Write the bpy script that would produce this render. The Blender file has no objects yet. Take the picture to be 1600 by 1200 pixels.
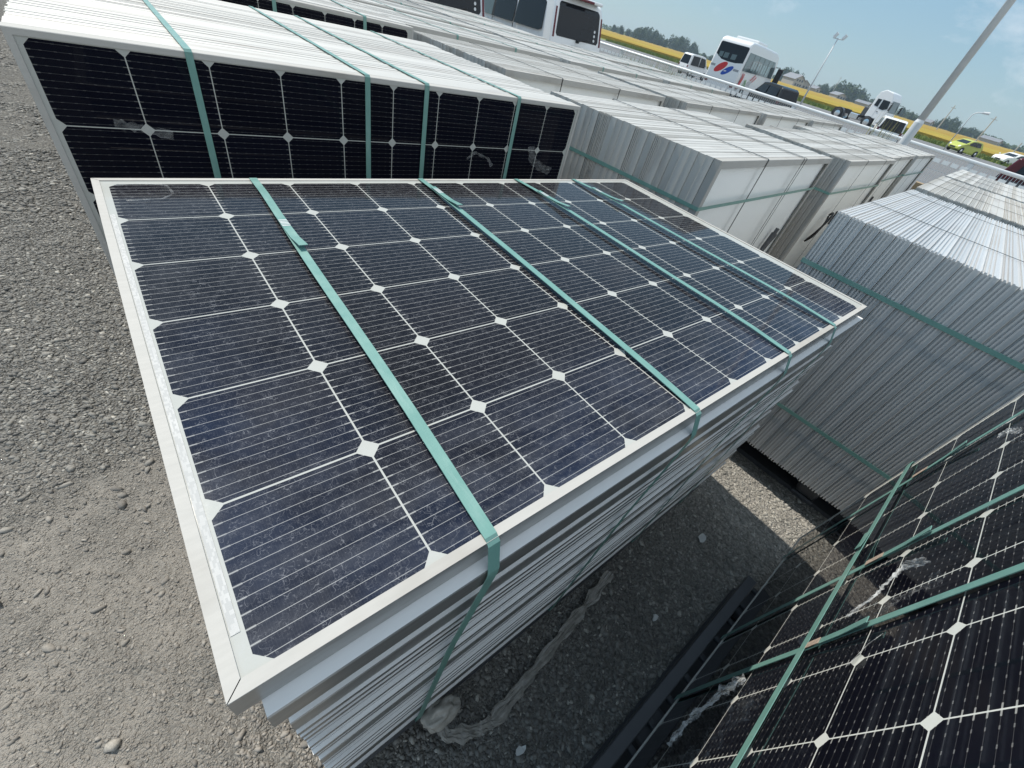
import bpy, bmesh, math, random
from mathutils import Vector, Matrix, noise
import numpy as np
SC = bpy.context.scene
COL = SC.collection
R = math.radians

# ------------------------------------------------------------------ camera
RW = ((0.7720247327972558, -0.5992751563312603, 0.2117713364775064),
      (-0.29194463058097114, -0.6303087354915933, -0.7193602926475221),
      (0.5645760751433468, 0.49353843312059487, -0.6615690972291571))
CW = Vector((0.03528564, -1.08674763, 1.39530469))
cam = bpy.data.cameras.new('camera')
cam.sensor_width = 36.0
cam.lens = 651.418 / 1600 * 36
cam.clip_start = 0.02
cam.clip_end = 5000
co = bpy.data.objects.new('camera', cam)
COL.objects.link(co)
co.matrix_world = Matrix(((RW[0][0], -RW[1][0], -RW[2][0], CW.x), (RW[0][1], -RW[1][1], -RW[2][1], CW.y),
                          (RW[0][2], -RW[1][2], -RW[2][2], CW.z), (0, 0, 0, 1)))
SC.camera = co

# ------------------------------------------------------------------ world, sun, exposure
SUN = Vector((-0.127 + 0.016, 0.74, 1.0)).normalized()
sun_el = math.asin(SUN.z)
w = bpy.data.worlds.new('World')
SC.world = w
w.use_nodes = True
nt = w.node_tree
nt.nodes.clear()
wo = nt.nodes.new('ShaderNodeOutputWorld')
bg = nt.nodes.new('ShaderNodeBackground')
sky = nt.nodes.new('ShaderNodeTexSky')
sky.sky_type = 'NISHITA'
sky.sun_disc = False
sky.sun_elevation = sun_el
sky.sun_rotation = math.atan2(SUN.x, SUN.y)
sky.air_density = 1.0
sky.dust_density = 0.35
sky.ozone_density = 2.2
tc = nt.nodes.new('ShaderNodeTexCoord')
mp = nt.nodes.new('ShaderNodeMapping')
mp.inputs['Scale'].default_value = (2.2, 2.2, 5.5)
ns = nt.nodes.new('ShaderNodeTexNoise')
ns.inputs['Scale'].default_value = 2.3
ns.inputs['Detail'].default_value = 6
ns.inputs['Roughness'].default_value = 0.62
ns.inputs['Distortion'].default_value = 0.4
rp = nt.nodes.new('ShaderNodeMapRange')
rp.inputs['From Min'].default_value = 0.55
rp.inputs['From Max'].default_value = 0.80
rp.inputs['To Max'].default_value = 0.5
mx = nt.nodes.new('ShaderNodeMix')
mx.data_type = 'RGBA'
mx.inputs[7].default_value = (7.5, 7.6, 7.9, 1)
nt.links.new(tc.outputs['Generated'], mp.inputs['Vector'])
nt.links.new(mp.outputs[0], ns.inputs['Vector'])
nt.links.new(ns.outputs['Fac'], rp.inputs['Value'])
nt.links.new(rp.outputs[0], mx.inputs[0])
sx = nt.nodes.new('ShaderNodeSeparateXYZ')
nt.links.new(tc.outputs['Generated'], sx.inputs[0])
gr = nt.nodes.new('ShaderNodeMapRange')
gr.inputs['From Min'].default_value = 0.0
gr.inputs['From Max'].default_value = 0.45
nt.links.new(sx.outputs[2], gr.inputs['Value'])
gc = nt.nodes.new('ShaderNodeMix')
gc.data_type = 'RGBA'
gc.inputs[6].default_value = (2.25, 3.4, 4.0, 1)
gc.inputs[7].default_value = (1.45, 3.35, 5.2, 1)
nt.links.new(gr.outputs[0], gc.inputs[0])
sm = nt.nodes.new('ShaderNodeMix')
sm.data_type = 'RGBA'
sm.inputs[0].default_value = 0.75
nt.links.new(sky.outputs[0], sm.inputs[6])
nt.links.new(gc.outputs[2], sm.inputs[7])
# thin bright veil high overhead, out of the picture: it fills the shade
zr = nt.nodes.new('ShaderNodeMapRange')
zr.inputs['From Min'].default_value = 0.42
zr.inputs['From Max'].default_value = 0.95
zr.inputs['To Max'].default_value = 0.5
nt.links.new(sx.outputs[2], zr.inputs['Value'])
vz = nt.nodes.new('ShaderNodeMix')
vz.data_type = 'RGBA'
vz.inputs[7].default_value = (6.2, 6.9, 7.6, 1)
nt.links.new(zr.outputs[0], vz.inputs[0])
nt.links.new(sm.outputs[2], vz.inputs[6])
# unseen sky behind the camera, brightened as added fill for the shaded faces
yr = nt.nodes.new('ShaderNodeMapRange')
yr.inputs['From Min'].default_value = 0.05
yr.inputs['From Max'].default_value = -0.75
yr.inputs['To Max'].default_value = 0.52
nt.links.new(sx.outputs[1], yr.inputs['Value'])
vy = nt.nodes.new('ShaderNodeMix')
vy.data_type = 'RGBA'
vy.inputs[7].default_value = (8.6, 8.7, 8.7, 1)
nt.links.new(yr.outputs[0], vy.inputs[0])
nt.links.new(vz.outputs[2], vy.inputs[6])
nt.links.new(vy.outputs[2], mx.inputs[6])
nt.links.new(mx.outputs[2], bg.inputs['Color'])
bg.inputs['Strength'].default_value = 0.125
nt.links.new(bg.outputs[0], wo.inputs[0])

sl = bpy.data.lights.new('sun', 'SUN')
sl.energy = 4.3
sl.angle = R(0.5)
sl.color = (1.0, 0.93, 0.825)
so = bpy.data.objects.new('sun', sl)
COL.objects.link(so)
so.rotation_euler = SUN.to_track_quat('Z', 'Y').to_euler()
so.location = SUN * 50

SC.view_settings.view_transform = 'Standard'
SC.view_settings.look = 'None'
SC.view_settings.exposure = 0.2
SC.view_settings.gamma = 1.0
SC.view_settings.use_curve_mapping = False

# ------------------------------------------------------------------ material helpers
class NT:
    def __init__(s, name):
        s.m = bpy.data.materials.new(name)
        s.m.use_nodes = True
        s.t = s.m.node_tree
        s.b = s.t.nodes['Principled BSDF']
    def n(s, typ, **kw):
        o = s.t.nodes.new(typ)
        for k, v in kw.items():
            setattr(o, k, v)
        return o
    def l(s, a, b):
        s.t.links.new(a, b)
    def math(s, op, a, b=None, clamp=False):
        o = s.n('ShaderNodeMath', operation=op)
        o.use_clamp = clamp
        for i, v in enumerate((a, b)):
            if v is None: continue
            if isinstance(v, (int, float)): o.inputs[i].default_value = v
            else: s.l(v, o.inputs[i])
        return o.outputs[0]
    def mix(s, f, a, b):
        o = s.n('ShaderNodeMix', data_type='RGBA')
        for i, v in ((0, f), (6, a), (7, b)):
            if isinstance(v, (int, float)): o.inputs[i].default_value = v
            elif isinstance(v, tuple): o.inputs[i].default_value = (*v, 1)
            else: s.l(v, o.inputs[i])
        return o.outputs[2]
    def noise(s, vec, scale, detail=3, rough=0.55, dist=0.0):
        o = s.n('ShaderNodeTexNoise')
        o.inputs['Scale'].default_value = scale
        o.inputs['Detail'].default_value = detail
        o.inputs['Roughness'].default_value = rough
        o.inputs['Distortion'].default_value = dist
        if vec is not None: s.l(vec, o.inputs['Vector'])
        return o.outputs['Fac']
    def ramp(s, v, a, b, lo=0.0, hi=1.0):
        o = s.n('ShaderNodeMapRange')
        o.inputs['From Min'].default_value = a
        o.inputs['From Max'].default_value = b
        o.inputs['To Min'].default_value = lo
        o.inputs['To Max'].default_value = hi
        s.l(v, o.inputs['Value'])
        return o.outputs[0]
    def coord(s, which='Object'):
        return s.n('ShaderNodeTexCoord').outputs[which]
    def scaled(s, vec, sc):
        o = s.n('ShaderNodeMapping')
        o.inputs['Scale'].default_value = sc
        s.l(vec, o.inputs['Vector'])
        return o.outputs[0]
    def set(s, **kw):
        for k, v in kw.items():
            i = s.b.inputs[k.replace('_', ' ')]
            if isinstance(v, (int, float)): i.default_value = v
            elif isinstance(v, tuple): i.default_value = (*v, 1) if len(v) == 3 else v
            else: s.l(v, i)
        return s
    def bump(s, h, strength=0.3, dist=0.01):
        o = s.n('ShaderNodeBump')
        o.inputs['Strength'].default_value = strength
        o.inputs['Distance'].default_value = dist
        s.l(h, o.inputs['Height'])
        s.l(o.outputs[0], s.b.inputs['Normal'])
        return s

def plain(name, col, rough=0.5, metal=0.0, var=0.12, scale=8.0, spec=0.5):
    t = NT(name)
    f = t.noise(t.coord('Object'), scale, 4)
    lo = tuple(c * (1 - var) for c in col)
    hi = tuple(min(1, c * (1 + var)) for c in col)
    t.set(Base_Color=t.mix(f, lo, hi), Roughness=rough, Metallic=metal)
    t.b.inputs['Specular IOR Level'].default_value = spec
    return t.m

MAT = {}
def mat_alu(name, base, brown, metal=0.25, rough=0.42, stain=0.5):
    t = NT(name)
    rnd = t.n('ShaderNodeObjectInfo').outputs['Random']
    geo = t.n('ShaderNodeNewGeometry').outputs['Position']
    oc = t.coord('Object')
    off = t.n('ShaderNodeVectorMath', operation='ADD')
    cx = t.n('ShaderNodeCombineXYZ')
    t.l(t.math('MULTIPLY', rnd, 37.0), cx.inputs[0]); t.l(t.math('MULTIPLY', rnd, 91.0), cx.inputs[2])
    t.l(oc, off.inputs[0]); t.l(cx.outputs[0], off.inputs[1])
    st = t.noise(t.scaled(off.outputs[0], (2.2, 9, 2.2)), 1.0, 5, 0.62)
    fine = t.noise(t.scaled(geo, (9, 60, 60)), 3.0, 3)
    col = t.mix(t.ramp(rnd, 0, 1), tuple(c * 0.86 for c in base), base)
    col = t.mix(t.ramp(st, 0.54, 0.76, 0, stain), col, brown)
    col = t.mix(t.ramp(fine, 0.3, 0.7, 0, 0.10), col, tuple(c * 0.5 for c in base))
    t.set(Base_Color=col, Metallic=metal, Roughness=t.ramp(fine, 0.2, 0.8, rough - .06, rough + .1))
    if metal < 0.05: t.b.inputs['Specular IOR Level'].default_value = 0.18
    return t.m
MAT['alu'] = mat_alu('aluminium_frame', (0.45, 0.44, 0.415), (0.27, 0.24, 0.205), 0.0, 0.6, 0.8)
MAT['alu_stack'] = mat_alu('aluminium_frame_weathered', (0.58, 0.565, 0.53), (0.29, 0.25, 0.22), 0.15, 0.46, 0.75)
MAT['alu_skylit'] = mat_alu('aluminium_frame_skylit', (0.82, 0.81, 0.79), (0.55, 0.50, 0.44), 0.0, 0.5, 0.3)  # paler metal: sky light on upward ledges and lips is painted into the colour
MAT['alu_rib'] = mat_alu('aluminium_frame_ribbed', (0.66, 0.665, 0.665), (0.48, 0.44, 0.40), 0.35, 0.40, 0.35)
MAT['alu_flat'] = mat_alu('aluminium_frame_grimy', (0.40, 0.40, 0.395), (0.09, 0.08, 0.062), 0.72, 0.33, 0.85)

def mat_backsheet():
    t = NT('white_backsheet')
    geo = t.coord('Object')
    f = t.noise(geo, 3.0, 4)
    col = t.mix(f, (0.78, 0.80, 0.79), (0.86, 0.875, 0.865))
    t.set(Base_Color=col, Roughness=0.45)
    return t.m
MAT['back'] = mat_backsheet()

def mat_cells(name, nx, ny, dust, rough, cellcol, hair=False, lines=12, busk=0.4, dotk=0.0, endk=0.2, spec=0.5, gapk=1.0):
    t = NT(name)
    uv = t.n('ShaderNodeTexCoord').outputs['UV']
    sp = t.n('ShaderNodeSeparateXYZ')
    t.l(uv, sp.inputs[0])
    u, v = sp.outputs[0], sp.outputs[1]
    # distance to the nearest grid line in both directions
    def near(x):
        fr = t.math('FRACT', t.math('ADD', x, 0.5))
        return t.math('ABSOLUTE', t.math('SUBTRACT', fr, 0.5))
    du, dv = near(u), near(v)
    line = t.math('MAXIMUM', t.math('LESS_THAN', du, 0.0072), t.math('LESS_THAN', dv, 0.0072))
    dia = t.math('LESS_THAN', t.math('ADD', du, dv), 0.092)
    gap = t.math('MAXIMUM', line, dia)
    out = t.math('MAXIMUM', t.math('MAXIMUM', t.math('LESS_THAN', u, 0.0), t.math('GREATER_THAN', u, float(nx))),
                 t.math('MAXIMUM', t.math('LESS_THAN', v, 0.0), t.math('GREATER_THAN', v, float(ny))))
    gap = t.math('MAXIMUM', gap, out)
    bb = near(t.math('ADD', t.math('MULTIPLY', v, float(lines)), 0.5))
    bus = t.math('LESS_THAN', bb, 0.022)
    # solder dots towards the cell ends
    dots = t.math('MULTIPLY', t.math('LESS_THAN', near(t.math('MULTIPLY', u, 7.0)), 0.11), t.math('LESS_THAN', bb, 0.06))
    endm = t.math('MULTIPLY', t.math('LESS_THAN', du, 0.055), t.math('LESS_THAN', bb, 0.075))
    fing = t.math('LESS_THAN', near(t.math('MULTIPLY', u, 62.0)), 0.045)
    # per-cell tint
    cell = t.n('ShaderNodeCombineXYZ')
    t.l(t.math('FLOOR', u), cell.inputs[0])
    t.l(t.math('FLOOR', v), cell.inputs[1])
    wn = t.n('ShaderNodeTexWhiteNoise')
    t.l(cell.outputs[0], wn.inputs['Vector'])
    ccol = t.mix(wn.outputs['Value'], cellcol, tuple(c * 1.5 for c in cellcol))
    ccol = t.mix(t.math('MULTIPLY', fing, 0.06 if hair else 0.03), ccol, (0.35, 0.36, 0.38))
    ccol = t.mix(t.math('MULTIPLY', bus, busk), ccol, (0.62, 0.62, 0.60))
    ccol = t.mix(t.math('MULTIPLY', endm, endk), ccol, (0.72, 0.72, 0.68))
    ccol = t.mix(t.math('MULTIPLY', dots, dotk), ccol, (0.66, 0.66, 0.64))
    col = t.mix(gap, ccol, t.mix(t.noise(uv, 2.2, 5, 0.7), tuple(gapk * c for c in (0.36, 0.365, 0.34)), tuple(gapk * c for c in (0.46, 0.47, 0.445))))
    n1 = t.noise(uv, 3.2, 6, 0.62)
    n2 = t.noise(uv, 40.0, 3, 0.7)
    d = t.math('MULTIPLY', t.ramp(n1, 0.25, 0.8, 0.35, 1.25), t.ramp(n2, 0.3, 0.75, 0.5, 1.3))
    d = t.math('MULTIPLY', d, dust)
    if hair:
        for sc, wd, am in ((8.0, 0.012, 0.17), (13.0, 0.018, 0.14), (21.0, 0.026, 0.09)):
            wv = t.n('ShaderNodeTexNoise')
            wv.inputs['Scale'].default_value = sc * 1.3
            wv.inputs['Detail'].default_value = 2
            t.l(uv, wv.inputs['Vector'])
            mxv = t.n('ShaderNodeMix', data_type='VECTOR')
            mxv.inputs[0].default_value = 0.23
            t.l(uv, mxv.inputs[4])
            t.l(wv.outputs['Color'], mxv.inputs[5])
            vo = t.n('ShaderNodeTexVoronoi', feature='DISTANCE_TO_EDGE')
            vo.inputs['Scale'].default_value = sc
            t.l(mxv.outputs[1], vo.inputs['Vector'])
            brk = t.ramp(t.noise(uv, sc * 0.8 + 3, 2), 0.46, 0.58)
            ln = t.math('MULTIPLY', t.math('LESS_THAN', vo.outputs['Distance'], wd), brk)
            d = t.math('ADD', d, t.math('MULTIPLY', ln, am))
        # dried run-off dust that has settled along the low long edge and one short edge
        e1 = t.math('MULTIPLY', t.ramp(v, 4.6, 6.0), t.ramp(t.noise(t.scaled(uv, (0.7, 3.0, 1)), 1.7, 6, 0.65), 0.42, 0.62, 0.0, 0.07))
        e2 = t.math('MULTIPLY', t.ramp(u, 1.8, 0.0), t.ramp(t.noise(uv, 1.3, 6, 0.6), 0.40, 0.68, 0.0, 0.05))
        d = t.math('ADD', d, t.math('ADD', e1, e2), True)
    if hair:
        b1 = t.math('MULTIPLY', t.math('MAXIMUM', t.ramp(v, 4.6, 6.0), t.math('MULTIPLY', t.ramp(u, 1.6, 0.2), t.ramp(v, 2.5, 4.5))), t.ramp(t.noise(uv, 0.9, 5, 0.6), 0.36, 0.66, 0.1, 0.6))
        col = t.mix(b1, col, t.mix(gap, t.mix(bus, (0.017, 0.030, 0.066), (0.3, 0.31, 0.33)), (0.42, 0.43, 0.41)))
    col = t.mix(d, col, (0.46, 0.47, 0.50))
    t.set(Base_Color=col, Roughness=t.ramp(n2, 0.2, 0.8, rough * 0.7, rough * 1.4))
    t.b.inputs['IOR'].default_value = 1.5
    t.b.inputs['Specular IOR Level'].default_value = spec
    return t.m
MAT['cells_dusty'] = mat_cells('solar_glass_dusty', 10, 6, 0.005, 0.055, (0.0055, 0.0056, 0.0085), hair=True, busk=0.46, endk=0.26, spec=0.10)
MAT['cells_clean'] = mat_cells('solar_glass_clean', 10, 6, 0.002, 0.025, (0.0025, 0.003, 0.007), busk=0.10, endk=0.10, dotk=0.05, spec=0.05)
MAT['cells_front'] = mat_cells('solar_glass_front', 10, 6, 0.0025, 0.03, (0.003, 0.0033, 0.007), busk=0.085, dotk=0.19, endk=0.42, spec=0.4, gapk=1.6)

def mat_strap():
    t = NT('teal_strapping')
    oc = t.coord('Object')
    f = t.noise(oc, 30, 3)
    sc = t.ramp(t.noise(t.scaled(oc, (60, 9, 9)), 1.0, 5, 0.7), 0.52, 0.72, 0, 0.35)
    t.set(Base_Color=t.mix(sc, t.mix(f, (0.12, 0.255, 0.228), (0.16, 0.315, 0.28)), (0.30, 0.42, 0.39)), Roughness=t.ramp(f, 0.3, 0.7, 0.3, 0.5))
    t.bump(t.noise(oc, 420, 1), 0.12, 0.001)
    return t.m
MAT['strap'] = mat_strap()
MAT['strap_dark'] = plain('black_strapping', (0.02, 0.022, 0.024), 0.4)
MAT['tape'] = plain('worn_strap_tape', (0.40, 0.32, 0.26), 0.6, var=0.7, scale=160)
MAT['black_plastic'] = plain('black_pallet_plastic', (0.065, 0.068, 0.075), 0.42, var=0.3)
MAT['black_rubber'] = plain('black_rubber', (0.015, 0.015, 0.016), 0.6)
MAT['film'] = None
def mat_film(name, alpha, col):
    t = NT(name)
    f = t.noise(t.coord('Object'), 60, 4)
    t.set(Base_Color=col, Roughness=0.22)
    t.b.inputs['Alpha'].default_value = alpha
    t.l(t.ramp(f, 0.35, 0.65, alpha * (0.45 if alpha < .8 else .85), min(1, alpha * 1.4)), t.b.inputs['Alpha'])
    t.bump(f, 0.5, 0.004)
    return t.m
MAT['film'] = mat_film('torn_clear_film', 0.33, (0.8, 0.82, 0.82))
MAT['wad'] = mat_film('crumpled_film', 0.98, (0.40, 0.38, 0.34))
MAT['film_thin'] = mat_film('thin_film_smear', 0.13, (0.7, 0.72, 0.72))
MAT['wrap'] = mat_film('stretch_wrap', 0.82, (0.29, 0.275, 0.245))
MAT['glass_edge'] = plain('glass_edge', (0.62, 0.66, 0.64), 0.25)
MAT['label'] = None
def mat_label():
    t = NT('silver_label')
    sp = t.n('ShaderNodeSeparateXYZ'); t.l(t.coord('Object'), sp.inputs[0])
    cv = t.n('ShaderNodeCombineXYZ')
    t.l(t.math('FLOOR', t.math('MULTIPLY', sp.outputs[0], 620.0)), cv.inputs[0])
    t.l(t.math('FLOOR', t.math('MULTIPLY', sp.outputs[2], 260.0)), cv.inputs[1])
    wn = t.n('ShaderNodeTexWhiteNoise'); t.l(cv.outputs[0], wn.inputs['Vector'])
    f = t.math('GREATER_THAN', wn.outputs['Value'], 0.5)
    n = t.noise(t.coord('Object'), 30, 4)
    t.set(Base_Color=t.mix(t.math('MULTIPLY', f, t.ramp(n, 0.3, 0.7, 0.3, 1)), (0.40, 0.405, 0.40), (0.50, 0.50, 0.49)), Roughness=0.6)
    t.b.inputs['Specular IOR Level'].default_value = 0.2
    return t.m
MAT['label'] = mat_label()

def mat_ground():
    t = NT('gravel_ground')
    p = t.n('ShaderNodeNewGeometry').outputs['Position']
    big = t.noise(p, 0.9, 4, 0.6)
    mid = t.noise(p, 7, 5, 0.65)
    fine = t.noise(p, 90, 4, 0.7)
    v1 = t.n('ShaderNodeTexVoronoi'); v1.inputs['Scale'].default_value = 120; t.l(p, v1.inputs['Vector'])
    v2 = t.n('ShaderNodeTexVoronoi'); v2.inputs['Scale'].default_value = 300; t.l(p, v2.inputs['Vector'])
    hs = t.n('ShaderNodeSeparateColor'); t.l(v1.outputs['Color'], hs.inputs[0])
    hs2 = t.n('ShaderNodeSeparateColor'); t.l(v2.outputs['Color'], hs2.inputs[0])
    grav = t.mix(hs.outputs[0], (0.085, 0.083, 0.078), (0.27, 0.26, 0.235))
    grav = t.mix(t.ramp(hs2.outputs[0], 0, 1, 0.0, 0.6), grav, (0.10, 0.098, 0.092))
    dirt = t.mix(t.noise(p, 13, 5, 0.7), (0.24, 0.222, 0.197), (0.36, 0.335, 0.298))
    dirt = t.mix(t.ramp(fine, 0.35, 0.7, 0, 0.35), dirt, (0.20, 0.186, 0.165))
    # packed dirt towards the near left, loose gravel elsewhere
    sp = t.n('ShaderNodeSeparateXYZ'); t.l(p, sp.inputs[0])
    m = t.math('ADD', sp.outputs[1], t.math('MULTIPLY', t.math('SUBTRACT', mid, 0.5), 1.1))
    k = t.ramp(m, 0.55, -0.05)
    k2 = t.math('MULTIPLY', t.ramp(sp.outputs[0], -0.05, -0.35, 0.15, 1.0), 1.0)
    k = t.math('MULTIPLY', k, t.math('MAXIMUM', k2, t.ramp(sp.outputs[1], -0.75, -0.4)))
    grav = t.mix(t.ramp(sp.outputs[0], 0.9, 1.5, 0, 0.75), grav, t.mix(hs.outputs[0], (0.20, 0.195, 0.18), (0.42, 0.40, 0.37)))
    patch = t.ramp(t.noise(p, 5.0, 5, 0.7), 0.35, 0.62, 0.35, 1.0)
    k = t.math('MULTIPLY', k, patch)
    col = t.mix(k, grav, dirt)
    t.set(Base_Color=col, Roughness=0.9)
    t.b.inputs['Specular IOR Level'].default_value = 0.25
    hh = t.math('ADD', t.math('MULTIPLY', t.math('SUBTRACT', 1.0, v1.outputs['Distance']), t.math('SUBTRACT', 1.15, k)),
                t.math('ADD', t.math('MULTIPLY', fine, 0.8), t.math('MULTIPLY', t.math('SUBTRACT', 1.0, v2.outputs['Distance']), 0.4)))
    t.bump(hh, 0.95, 0.008)
    return t.m
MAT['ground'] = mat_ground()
def mat_stone():
    t = NT('gravel_stone')
    p = t.n('ShaderNodeNewGeometry')
    f = t.noise(p.outputs['Position'], 300, 3)
    r = p.outputs['Random Per Island']
    c = t.mix(t.math('POWER', r, 1.5), (0.13, 0.126, 0.117), (0.32, 0.31, 0.28))
    c = t.mix(t.math('GREATER_THAN', r, 0.955), c, (0.48, 0.46, 0.41))
    sp = t.n('ShaderNodeSeparateXYZ'); t.l(p.outputs['Position'], sp.inputs[0])
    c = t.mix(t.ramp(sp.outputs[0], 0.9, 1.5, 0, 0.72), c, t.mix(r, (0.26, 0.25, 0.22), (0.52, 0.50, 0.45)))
    dm = t.math('MULTIPLY', t.ramp(sp.outputs[1], 0.35, -0.05), t.ramp(sp.outputs[0], 0.1, 0.0))
    c = t.mix(t.math('MULTIPLY', dm, 0.72), c, t.mix(r, (0.21, 0.19, 0.165), (0.38, 0.345, 0.30)))
    c = t.mix(t.ramp(f, 0.3, 0.7, 0, 0.5), c, (0.09, 0.087, 0.083))
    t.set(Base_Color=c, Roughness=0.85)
    return t.m
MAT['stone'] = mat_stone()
def mat_asphalt():
    t = NT('asphalt')
    p = t.n('ShaderNodeNewGeometry').outputs['Position']
    c = t.mix(t.noise(p, 0.25, 5), (0.13, 0.13, 0.135), (0.19, 0.19, 0.19))
    c = t.mix(t.ramp(t.noise(p, 40, 2), 0.4, 0.6, 0, 0.3), c, (0.10, 0.10, 0.10))
    t.set(Base_Color=c, Roughness=0.85)
    return t.m
MAT['asphalt'] = mat_asphalt()
def mat_field():
    t = NT('ripe_rice')
    p = t.n('ShaderNodeNewGeometry').outputs['Position']
    sp = t.n('ShaderNodeSeparateXYZ'); t.l(p, sp.inputs[0])
    n1 = t.noise(t.scaled(p, (0.02, 0.09, 1)), 1.0, 5, 0.65)
    n2 = t.noise(p, 1.2, 4, 0.7)
    n3 = t.noise(t.scaled(p, (0.012, 0.003, 1)), 1.0, 2)
    c = t.mix(t.ramp(n1, 0.35, 0.65), (0.25, 0.165, 0.028), (0.37, 0.265, 0.050))
    c = t.mix(t.ramp(n2, 0.35, 0.7, 0, 0.5), c, (0.33, 0.23, 0.035))
    c = t.mix(t.ramp(n3, 0.55, 0.68, 0, 0.35), c, (0.34, 0.33, 0.06))
    t.set(Base_Color=c, Roughness=0.95)
    t.b.inputs['Specular IOR Level'].default_value = 0.1
    t.bump(n2, 0.6, 0.2)
    return t.m
MAT['field'] = mat_field()
def mat_leaf(name, a, b):
    t = NT(name)
    g = t.n('ShaderNodeNewGeometry')
    r = t.n('ShaderNodeObjectInfo').outputs['Random']
    c = t.mix(g.outputs['Random Per Island'], a, b)
    c = t.mix(t.ramp(r, 0, 1, 0, 0.4), c, (0.05, 0.075, 0.03))
    t.set(Base_Color=c, Roughness=0.7)
    t.b.inputs['Specular IOR Level'].default_value = 0.2
    return t.m
MAT['leaf'] = mat_leaf('dark_foliage', (0.030, 0.055, 0.022), (0.075, 0.11, 0.04))
MAT['grass'] = mat_leaf('verge_grass', (0.13, 0.19, 0.045), (0.26, 0.30, 0.08))
MAT['weed'] = mat_leaf('dry_weed', (0.22, 0.22, 0.07), (0.42, 0.38, 0.16))
MAT['bark'] = plain('bark', (0.09, 0.07, 0.05), 0.9)
MAT['steel'] = plain('galvanised_steel', (0.58, 0.61, 0.63), 0.5, 0.1)
MAT['white_steel'] = plain('white_fence_paint', (0.78, 0.80, 0.80), 0.4, 0.0, 0.06)
MAT['paint_white'] = plain('white_car_paint', (0.78, 0.79, 0.79), 0.22, 0.0, 0.03)
MAT['paint_silver'] = plain('silver_car_paint', (0.60, 0.62, 0.64), 0.25, 0.2, 0.03)
MAT['paint_black'] = plain('black_car_paint', (0.012, 0.012, 0.014), 0.15, 0.0, 0.1)
MAT['paint_yellow'] = plain('lime_car_paint', (0.42, 0.46, 0.085), 0.25, 0.0, 0.04)
MAT['paint_red'] = plain('dark_red_car_paint', (0.075, 0.006, 0.011), 0.2, 0.0, 0.05)
MAT['car_glass'] = plain('tinted_car_glass', (0.010, 0.012, 0.015), 0.04, 0.0, 0.1, 8.0, 0.35)
MAT['bus_glass'] = plain('bus_window_glass', (0.10, 0.135, 0.14), 0.05, 0.0, 0.25, 2.0)
MAT['bus_glass_pale'] = plain('bus_window_glass_pale', (0.22, 0.31, 0.31), 0.08, 0.0, 0.2, 2.0)
MAT['red_light'] = plain('red_lamp', (0.11, 0.006, 0.015), 0.2)
MAT['clear_light'] = plain('clear_lamp', (0.75, 0.77, 0.78), 0.15)
MAT['chrome'] = plain('chrome', (0.70, 0.71, 0.72), 0.18, 0.9)
MAT['red_ink'] = plain('red_livery', (0.55, 0.02, 0.025), 0.35)
MAT['blue_ink'] = plain('blue_livery', (0.012, 0.07, 0.38), 0.35)
MAT['green_ink'] = plain('green_livery', (0.12, 0.32, 0.10), 0.35)
MAT['grey_ink'] = plain('grey_livery', (0.30, 0.31, 0.32), 0.35)
MAT['sticker'] = plain('pale_sticker', (0.65, 0.66, 0.66), 0.4)
MAT['wall'] = plain('house_wall', (0.33, 0.32, 0.30), 0.85)
MAT['roof'] = plain('grey_roof_tile', (0.20, 0.21, 0.23), 0.7)
MAT['window'] = plain('house_window', (0.05, 0.06, 0.07), 0.1)
MAT['concrete'] = plain('concrete', (0.42, 0.41, 0.39), 0.9)
MAT['wood'] = plain('weathered_wood', (0.36, 0.27, 0.17), 0.85, var=0.35, scale=25)
MAT['paper'] = plain('pale_scrap', (0.55, 0.56, 0.55), 0.6)

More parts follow.
